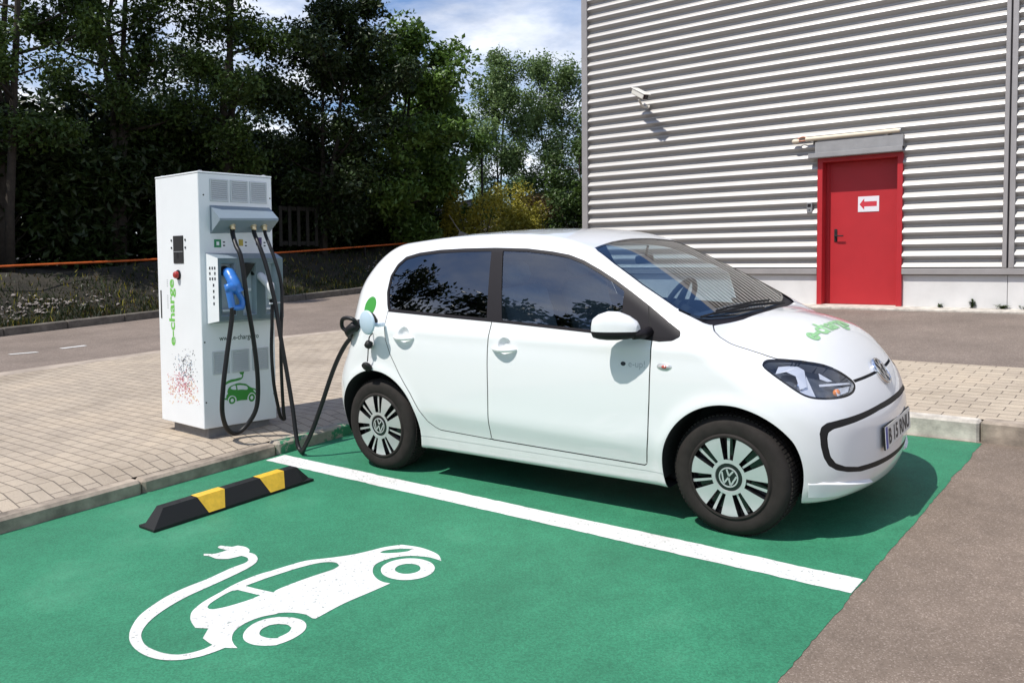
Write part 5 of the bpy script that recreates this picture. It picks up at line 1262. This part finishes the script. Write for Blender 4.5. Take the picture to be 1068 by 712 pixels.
M['lampgrey'] = pbr('dark_lamp_tray', (0.15, 0.175, 0.22), 0.25, coat=.6)
M['paint1'] = pbr('white_painted_plastic', (0.79, 0.80, 0.80), 0.3, coat=0.8)
M['handle'] = pbr('white_handle_cup', (0.74, 0.75, 0.76), 0.3, coat=0.8)
def mk_rep():
    m = pbr('clear_side_lens', (0.50, 0.47, 0.47), 0.15, coat=1); M['reddish'] = pbr('red_side_lens', (0.50, 0.10, 0.08), 0.2, coat=1); return m
M['repeater'] = mk_rep()
ROT0 = 0.0
CARROT = 0.0318
make_car()
# ------------------------------------------------------------------ trees and the far side of the road
def leafy(b, m, clusters, n, size, r, aspect=.55, droop=.3):
    g = np.random.default_rng(r.randrange(1 << 30)); ci = g.integers(0, len(clusters), n)
    C_ = np.array([tuple(c[0]) for c in clusters])[ci]; Rd = np.array([c[1] for c in clusters])[ci]
    nz = lambda a: a/np.maximum(np.linalg.norm(a, axis=1), 1e-9)[:,None]
    v = nz(g.normal(size=(n,3)))*(g.random(n)**.45)[:,None]; p = C_+v*Rd
    d = g.normal(size=(n,3)); d[:,2] = g.normal(-droop, .7, n); d = nz(d)
    up = np.stack([g.normal(0,.6,n), g.normal(0,.6,n), np.ones(n)], 1); w = nz(np.cross(d, up)); l = (size*g.uniform(.6,1.3,n))[:,None]
    nn = np.cross(d, w)*l*.12; k0 = len(b.v)
    q = np.stack([p, p+d*l*.5+w*l*aspect*.5+nn, p+d*l, p+d*l*.5-w*l*aspect*.5+nn], 1).reshape(-1, 3)
    b.v += q.tolist(); b.f += (np.arange(4*n).reshape(-1, 4)+k0).tolist(); b.m += [b.mi(m)]*n
def tree(name, label, loc, H, spread, m, n, size, seed, base=.25, trunks=1, thin=False, limbs=16, clump=.75, group=None, squash=1.0, tr=.10, sub=3, side=1.0):
    r = random.Random(seed); t = thing(name, label, 'tree', loc, 0, group)
    tk = MB(); cl = []
    for k in range(trunks):
        a0 = r.uniform(0, 6.28); lean = Vector((math.cos(a0), math.sin(a0), 0))*(0 if trunks == 1 else spread*.30)
        pts = [Vector((0,0,-.3))+lean*.15]; q = pts[0].copy()
        top = H*r.uniform(.82, .97) if trunks > 1 else H*.93
        for i in range(8):
            f = (i+1)/8; pts.append(Vector((lean.x*(.15+f)+r.gauss(0,.05)*H*.12, lean.y*(.15+f)+r.gauss(0,.05)*H*.12, top*f)))
        rs = [tr*H/10*(1-.9*i/8)+.012 for i in range(9)]; tk.tube(pts, rs, 'trunk', 8)
        L_ = limbs//trunks
        for i in range(L_):
            f = base+(1-base)*(i+.5)/L_; ii = min(int(f*8), 7); p = pts[ii].lerp(pts[ii+1], f*8-ii)
            a = i*2.4+r.uniform(-.5,.5)+k; env = math.sin(math.pi*min(1, max(.08, (f-base)/(1-base)*.82+.14)))**.7
            ln = spread*env*r.uniform(.7, 1.15)/(1 if trunks == 1 else 1.25); up = ln*(.9 if thin else .45)*r.uniform(.6,1.3)
            e = p+Vector((math.cos(a)*ln, math.sin(a)*ln*side, up)); md = p.lerp(e, .5)+Vector((0,0,-up*.12))
            tk.tube([p, md, e], [rs[ii]*.45+.008, rs[ii]*.25+.006, .006], 'trunk', 5)
            for s_ in range(sub):
                g = r.uniform(.35, 1.08); c = p.lerp(e, g)+Vector((r.gauss(0,.18), r.gauss(0,.18), r.gauss(.05,.15)))*ln*.55
                rd = clump*r.uniform(.5, 1.05); cl.append((c, (rd, rd, rd*(.75 if not thin else 1.1)*squash)))
                if s_: tk.tube([md, c], [.010,.004], 'trunk', 4)
        cl.append((pts[-1]+Vector((0,0,-.05)), (clump*.6, clump*.6, clump*.8)))
    tk.build('trunk', t, True)
    cr = MB(); leafy(cr, m, cl, n, size, r); cr.build('crown', t); return t
gT = 'trees on the bank beyond the road'
Z0 = .95
tree('broadleaf_tree', 'dark many-stemmed tree at the far left edge with sky between its stems', (-17.2, 2.6, Z0), 10.5, 3.0, 'leaf_mid', 26000, .125, 11, .22, 4, clump=.62, limbs=36, group=gT, sub=3, tr=.085)
tree('broadleaf_tree', 'dark many-stemmed tree rising behind the left part of the charging cabinet side', (-17.6, 5.2, Z0), 11.0, 2.7, 'leaf_mid', 26000, .125, 12, .30, 3, clump=.60, limbs=33, group=gT, sub=3, tr=.085)
tree('broadleaf_tree', 'tall green tree directly above the charging cabinet', (-16.6, 7.2, Z0), 10.8, 2.1, 'leaf_mid', 28000, .125, 13, .20, 2, clump=.70, limbs=30, group=gT, sub=3)
tree('broadleaf_tree', 'dense dark tree with a pointed top between the charging cabinet and the car roof', (-16.0, 9.7, .80), 6.9, 2.45, 'leaf_dark', 34000, .13, 14, .10, 2, clump=.72, limbs=34, group=gT, sub=3)
tree('maple_tree', 'broad bright green maple with large leaves above the rear of the car', (-16.0, 12.3, .5), 6.6, 2.4, 'leaf_maple', 24000, .17, 15, .10, 2, clump=.68, limbs=32, group=gT, sub=3)
tree('maple_tree', 'lower rounded maple right of the taller bright green one', (-16.6, 14.5, .4), 5.3, 1.7, 'leaf_maple', 14000, .17, 25, .12, 1, clump=.60, limbs=22, group=gT, sub=3)
tree('poplar_tree', 'slender pale green poplar, the left one of the pair beside the warehouse corner', (-19.6, 21.2, .0), 8.0, 1.6, 'leaf_light', 24000, .13, 16, .16, 2, True, 30, .58, gT, 1.2, .055)
tree('poplar_tree', 'slender pale green poplar nearest the warehouse corner, taller than its twin', (-18.7, 23.6, -.1), 8.4, 1.7, 'leaf_light', 24000, .13, 17, .16, 2, True, 34, .58, gT, 1.2, .055)
tree('broadleaf_tree', 'small dark tree just left of the warehouse corner', (-15.0, 20.6, .0), 4.6, 1.6, 'leaf_mid', 6000, .15, 18, .15, 2, clump=.55, limbs=18, group=gT)
tree('broadleaf_tree', 'far dark tree behind the charging cabinet', (-23.5, 10.8, .8), 7.0, 3.0, 'leaf_dark', 9000, .20, 20, .10, 1, clump=1.0, limbs=24, group=gT)
# bushes that close the foot of the trees
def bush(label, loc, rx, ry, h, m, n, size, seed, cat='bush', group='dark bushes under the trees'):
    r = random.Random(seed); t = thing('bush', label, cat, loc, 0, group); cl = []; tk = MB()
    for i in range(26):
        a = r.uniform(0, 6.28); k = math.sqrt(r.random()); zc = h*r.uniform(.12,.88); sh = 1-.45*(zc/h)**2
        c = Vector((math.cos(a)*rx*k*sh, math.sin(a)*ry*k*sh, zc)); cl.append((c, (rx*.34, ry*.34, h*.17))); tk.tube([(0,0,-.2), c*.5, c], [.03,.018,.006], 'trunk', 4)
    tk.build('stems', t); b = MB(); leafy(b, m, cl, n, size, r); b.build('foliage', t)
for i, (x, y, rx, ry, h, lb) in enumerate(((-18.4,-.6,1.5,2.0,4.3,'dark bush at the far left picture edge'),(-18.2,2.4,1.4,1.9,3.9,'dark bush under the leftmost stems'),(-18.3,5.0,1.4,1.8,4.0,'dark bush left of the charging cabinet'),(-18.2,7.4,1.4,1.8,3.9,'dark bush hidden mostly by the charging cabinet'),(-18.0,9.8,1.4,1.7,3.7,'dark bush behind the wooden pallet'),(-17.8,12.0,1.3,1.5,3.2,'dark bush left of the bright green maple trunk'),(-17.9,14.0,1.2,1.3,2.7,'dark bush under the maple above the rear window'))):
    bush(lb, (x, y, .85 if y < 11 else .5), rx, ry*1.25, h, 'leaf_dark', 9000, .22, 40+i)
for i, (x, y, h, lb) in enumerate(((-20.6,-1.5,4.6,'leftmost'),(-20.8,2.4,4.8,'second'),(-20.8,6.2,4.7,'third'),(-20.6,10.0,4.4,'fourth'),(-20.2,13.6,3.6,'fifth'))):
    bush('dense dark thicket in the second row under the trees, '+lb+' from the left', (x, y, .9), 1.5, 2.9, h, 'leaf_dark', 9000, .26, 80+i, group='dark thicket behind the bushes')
for i, (x, y, rx, ry, h, lb) in enumerate(((-14.9,14.5,1.1,1.0,2.55,'yellow flowering bush left of the thin black post'),(-15.9,17.6,1.1,1.2,2.75,'yellow-green bush right of the thin black post'))):
    bush(lb, (x, y, .15), rx, ry, h, 'leaf_yellow', 7000, .11, 60+i, group='yellow bushes behind the car roof')
bush('brown-leaved low bush behind the car roof near the warehouse', (-17.0,19.8,-.1), 1.6, 1.6, 2.7, 'leaf_brown', 6000, .12, 63, group='low bushes near the warehouse corner')
bush('dark green bush at the foot of the warehouse corner', (-14.6,19.6,-.1), 1.4, 1.3, 3.1, 'leaf_mid', 8000, .14, 64, group='low bushes near the warehouse corner')
# trees behind the photographer, seen only as reflections in the side windows
for i, (x, y, H, lb) in enumerate(((-20.5,-9.5,10.5,'leftmost'),(-18.5,-13.5,12.0,'second'),(-15.5,-16.5,11.0,'third'),(-12.5,-19,12.2,'fourth'),(-8.5,-20,11.2,'fifth'),(-4,-21,11.6,'rightmost'))):
    tree('street_tree', 'tree across the car park, '+lb+' of the row reflected in the car windows', (x, y, .2), H*1.2, 3.4, 'leaf_dark', 5000, .36, 70+i, .10, 1, clump=1.2, limbs=20, group='trees reflected in the car windows')
# orange rail, pallet, post, far houses
b = MB(); r = random.Random(2); pts = [(-15.2, y, 1.25-.020*(y+1)+(.0016*(y-2)**2 if y > 2 else 0)+r.uniform(-.012,.012)) for y in range(-6, 19, 2)]
o = b; b.tube(spline(pts, 4), .022, 'orangepipe', 8)
for y in (-5, -1, 3.0, 7.0, 11, 15): pass
rl = thing('orange_pipe', 'thin orange pipe running along the bank in front of the dark bushes', 'pipe', (-15.2, -6, 1.2), 0, up=False)
b2 = MB(); b2.v = [(v[0]+15.2, v[1]+6, v[2]-1.2) for v in b.v]; b2.f = b.f; b2.m = b.m; b2.mats = b.mats; b2.build('pipe', rl, True)
for y in (-5, 0.2, 5.5, 10.5, 15.5):
    b3 = MB(); b3.box(-.025,.025,-.02,.02,-.9,.02+.0,'satin',.004,Matrix.Translation((0, y+6, 1.25-.020*(y+1)+(.0016*(y-2)**2 if y > 2 else 0)-1.2-.02))); b3.build('post', rl)
t = thing('pallet', 'old grey wooden pallet standing upright under the dark trees', 'pallet', (-15.9, 8.93, .93), R(75))
for k in range(5): 
    b = MB(); b.box(-.50+.235*k, -.42+.235*k, -.02, .02, .30, 1.30, 'oldwood', .004); b.build('slat', t)
for z in (.33, 1.19): 
    b = MB(); b.box(-.50, .52, .021, .06, z, z+.10, 'oldwood', .004); b.build('crossbar', t)
t = thing('fence_post', 'thin black metal post among the yellow bushes', 'post', (-15.9, 16.0, .2), 0); b = MB(); b.tube([(0,0,-.3),(0,0,3.7)], .035, 'dark', 10); b.lathe([(.05,3.7),(.05,3.73),(0.0001,3.74)], 'dark', 12, axis='z'); b.build('pole', t)
def house(label, loc, w, d, h, roofh, rz, wallm, nwin):
    t = thing('house', label, 'building', loc, rz, 'houses far behind the trees')
    b = MB(); b.box(-w/2, w/2, 0, d, 0, h, wallm); b.add([(-w/2,0,h),(w/2,0,h),(0,0,h+roofh),(-w/2,d,h),(w/2,d,h),(0,d,h+roofh)], [(0,1,2),(3,5,4)], wallm); b.build('wall', t)
    b = MB(); e = .35
    b.add([(-w/2-e,-e,h-e*roofh/(w/2)),(0,-e,h+roofh+.02),(0,d+e,h+roofh+.02),(-w/2-e,d+e,h-e*roofh/(w/2)),(w/2+e,-e,h-e*roofh/(w/2)),(w/2+e,d+e,h-e*roofh/(w/2))], [(0,1,2,3),(1,4,5,2)], 'roofgrey'); b.build('roof', t)
    for i in range(nwin):
        x = -w/2+w*(i+.5)/nwin; b = MB(); b.box(x-.5, x+.5, -.03, .02, h*.45, h*.45+1.2, 'blackgloss', .01); b.build('window', t)
house('grey-walled house glimpsed between the maple and the poplars', (-37.0, 40.0, -1.4), 14, 9, 3.0, 1.8, R(42), 'wallgrey', 4)
house('pale house behind the poplars beside the warehouse', (-30.0, 44.5, -1.2), 11, 9, 4.2, 1.6, R(38), 'wallpale', 3)

# ------------------------------------------------------------------ sky and sun
sun_dir_g = Vector((0.19, 0.50, -1.0)).normalized(); sd = (RT.to_3x3() @ sun_dir_g).normalized()
toward = -sd; elev = math.asin(toward.z); az = math.atan2(toward.x, toward.y)
su = bpy.data.lights.new('sun', 'SUN'); su.energy = SUN_E; su.angle = R(.53); su.color = (1.0, .955, .89)
so_ = bpy.data.objects.new('sun', su); col.objects.link(so_); so_.rotation_euler = sd.to_track_quat('-Z', 'Y').to_euler()
w = bpy.data.worlds.new('World'); sc.world = w; w.use_nodes = True; nt = w.node_tree; nt.nodes.clear(); L = nt.links.new
out = N(nt, 'ShaderNodeOutputWorld'); bg = N(nt, 'ShaderNodeBackground', Strength=SKY_S); L(bg.outputs[0], out.inputs[0])
sk = N(nt, 'ShaderNodeTexSky'); sk.sky_type = 'NISHITA'; sk.sun_disc = False; sk.sun_elevation = elev; sk.sun_rotation = az; sk.air_density = 1.2; sk.dust_density = .6; sk.ozone_density = 2.0
tc = N(nt, 'ShaderNodeTexCoord'); sp = N(nt, 'ShaderNodeSeparateXYZ'); L(tc.outputs['Generated'], sp.inputs[0])
# clouds on a flat layer overhead: direction / (z + c)
za = N(nt, 'ShaderNodeMath', operation='ADD'); za.inputs[1].default_value = .16; zm = N(nt, 'ShaderNodeMath', operation='MAXIMUM'); zm.inputs[1].default_value = 0
L(sp.outputs[2], zm.inputs[0]); L(zm.outputs[0], za.inputs[0])
dv = N(nt, 'ShaderNodeVectorMath', operation='DIVIDE'); cz = N(nt, 'ShaderNodeCombineXYZ'); 
for i in range(3): L(za.outputs[0], cz.inputs[i])
L(tc.outputs['Generated'], dv.inputs[0]); L(cz.outputs[0], dv.inputs[1])
mp = N(nt, 'ShaderNodeMapping'); mp.inputs['Location'].default_value = CLOUD_LOC; mp.inputs['Scale'].default_value = (1.0, 1.0, 0.0); L(dv.outputs[0], mp.inputs[0])
n1 = N(nt, 'ShaderNodeTexNoise', Scale=1.6, Detail=9.0, Roughness=.56, Distortion=.25); L(mp.outputs[0], n1.inputs['Vector'])
cr = ramp(nt, [(.40, (.04,.04,.04)), (.50, (.5,.5,.5)), (.60, (1,1,1))]); L(n1.outputs['Fac'], cr.inputs[0])
n2 = N(nt, 'ShaderNodeTexNoise', Scale=3.1, Detail=7.0, Roughness=.6); L(mp.outputs[0], n2.inputs['Vector'])
cc = ramp(nt, [(.30, CLOUD_LO), (.68, CLOUD_HI)]); L(n2.outputs['Fac'], cc.inputs[0])
bl = N(nt, 'ShaderNodeMix', data_type='RGBA', blend_type='MULTIPLY'); bl.inputs[0].default_value = 1; bl.inputs[7].default_value = (*SKY_TINT, 1); L(sk.outputs[0], bl.inputs[6])
dp = N(nt, 'ShaderNodeVectorMath', operation='DOT_PRODUCT'); dp.inputs[1].default_value = (-.14, .80, .58); L(tc.outputs['Generated'], dp.inputs[0])
gp = N(nt, 'ShaderNodeMapRange'); gp.inputs[1].default_value = .80; gp.inputs[2].default_value = .95; gp.inputs[3].default_value = 1; gp.inputs[4].default_value = 0; L(dp.outputs['Value'], gp.inputs[0])
gm = N(nt, 'ShaderNodeMath', operation='MULTIPLY'); ov = N(nt, 'ShaderNodeMapRange'); ov.inputs[1].default_value = .35; ov.inputs[2].default_value = .8; ov.inputs[3].default_value = 1; ov.inputs[4].default_value = .35; L(sp.outputs[2], ov.inputs[0])
g2 = N(nt, 'ShaderNodeMath', operation='MULTIPLY'); L(gp.outputs[0], g2.inputs[0]); L(ov.outputs[0], g2.inputs[1])
L(cr.outputs[0], gm.inputs[0]); L(g2.outputs[0], gm.inputs[1])
mx = N(nt, 'ShaderNodeMix', data_type='RGBA'); mx.clamp_result = False
L(gm.outputs[0], mx.inputs[0]); L(bl.outputs[2], mx.inputs[6])
cs = N(nt, 'ShaderNodeVectorMath', operation='SCALE'); cs.inputs['Scale'].default_value = CLOUD_K; L(cc.outputs[0], cs.inputs[0]); L(cs.outputs[0], mx.inputs[7]); L(mx.outputs[2], bg.inputs['Color'])

# ------------------------------------------------------------------ camera
cd = bpy.data.cameras.new('camera'); cam = bpy.data.objects.new('camera', cd); col.objects.link(cam); sc.camera = cam
yaw, pit, rol = -0.67343, 0.09585, -0.04427
f = Vector((math.sin(yaw)*math.cos(pit), math.cos(yaw)*math.cos(pit), -math.sin(pit))); r0 = Vector((math.cos(yaw), -math.sin(yaw), 0)); u0 = r0.cross(f)
rr = r0*math.cos(rol)+u0*math.sin(rol); uu = -r0*math.sin(rol)+u0*math.cos(rol)
m4 = Matrix(((rr.x, uu.x, -f.x, 1.78829), (rr.y, uu.y, -f.y, -4.60508), (rr.z, uu.z, -f.z, 1.57171), (0,0,0,1)))
cam.matrix_world = RT @ m4
cd.sensor_width = 36; cd.lens = 894.84/1068*36; cd.shift_x = (534-537.65)/1068; cd.shift_y = (318.8-356)/1068; cd.clip_start = .05; cd.clip_end = 2000
sc.view_settings.view_transform = 'Standard'; sc.view_settings.look = 'None'; sc.view_settings.exposure = EXPO; sc.view_settings.gamma = 1
sc.cycles.max_bounces = 8; sc.cycles.transparent_max_bounces = 12; sc.cycles.sample_clamp_indirect = 4
sc.cycles.caustics_reflective = False; sc.cycles.caustics_refractive = False; sc.cycles.use_denoising = True
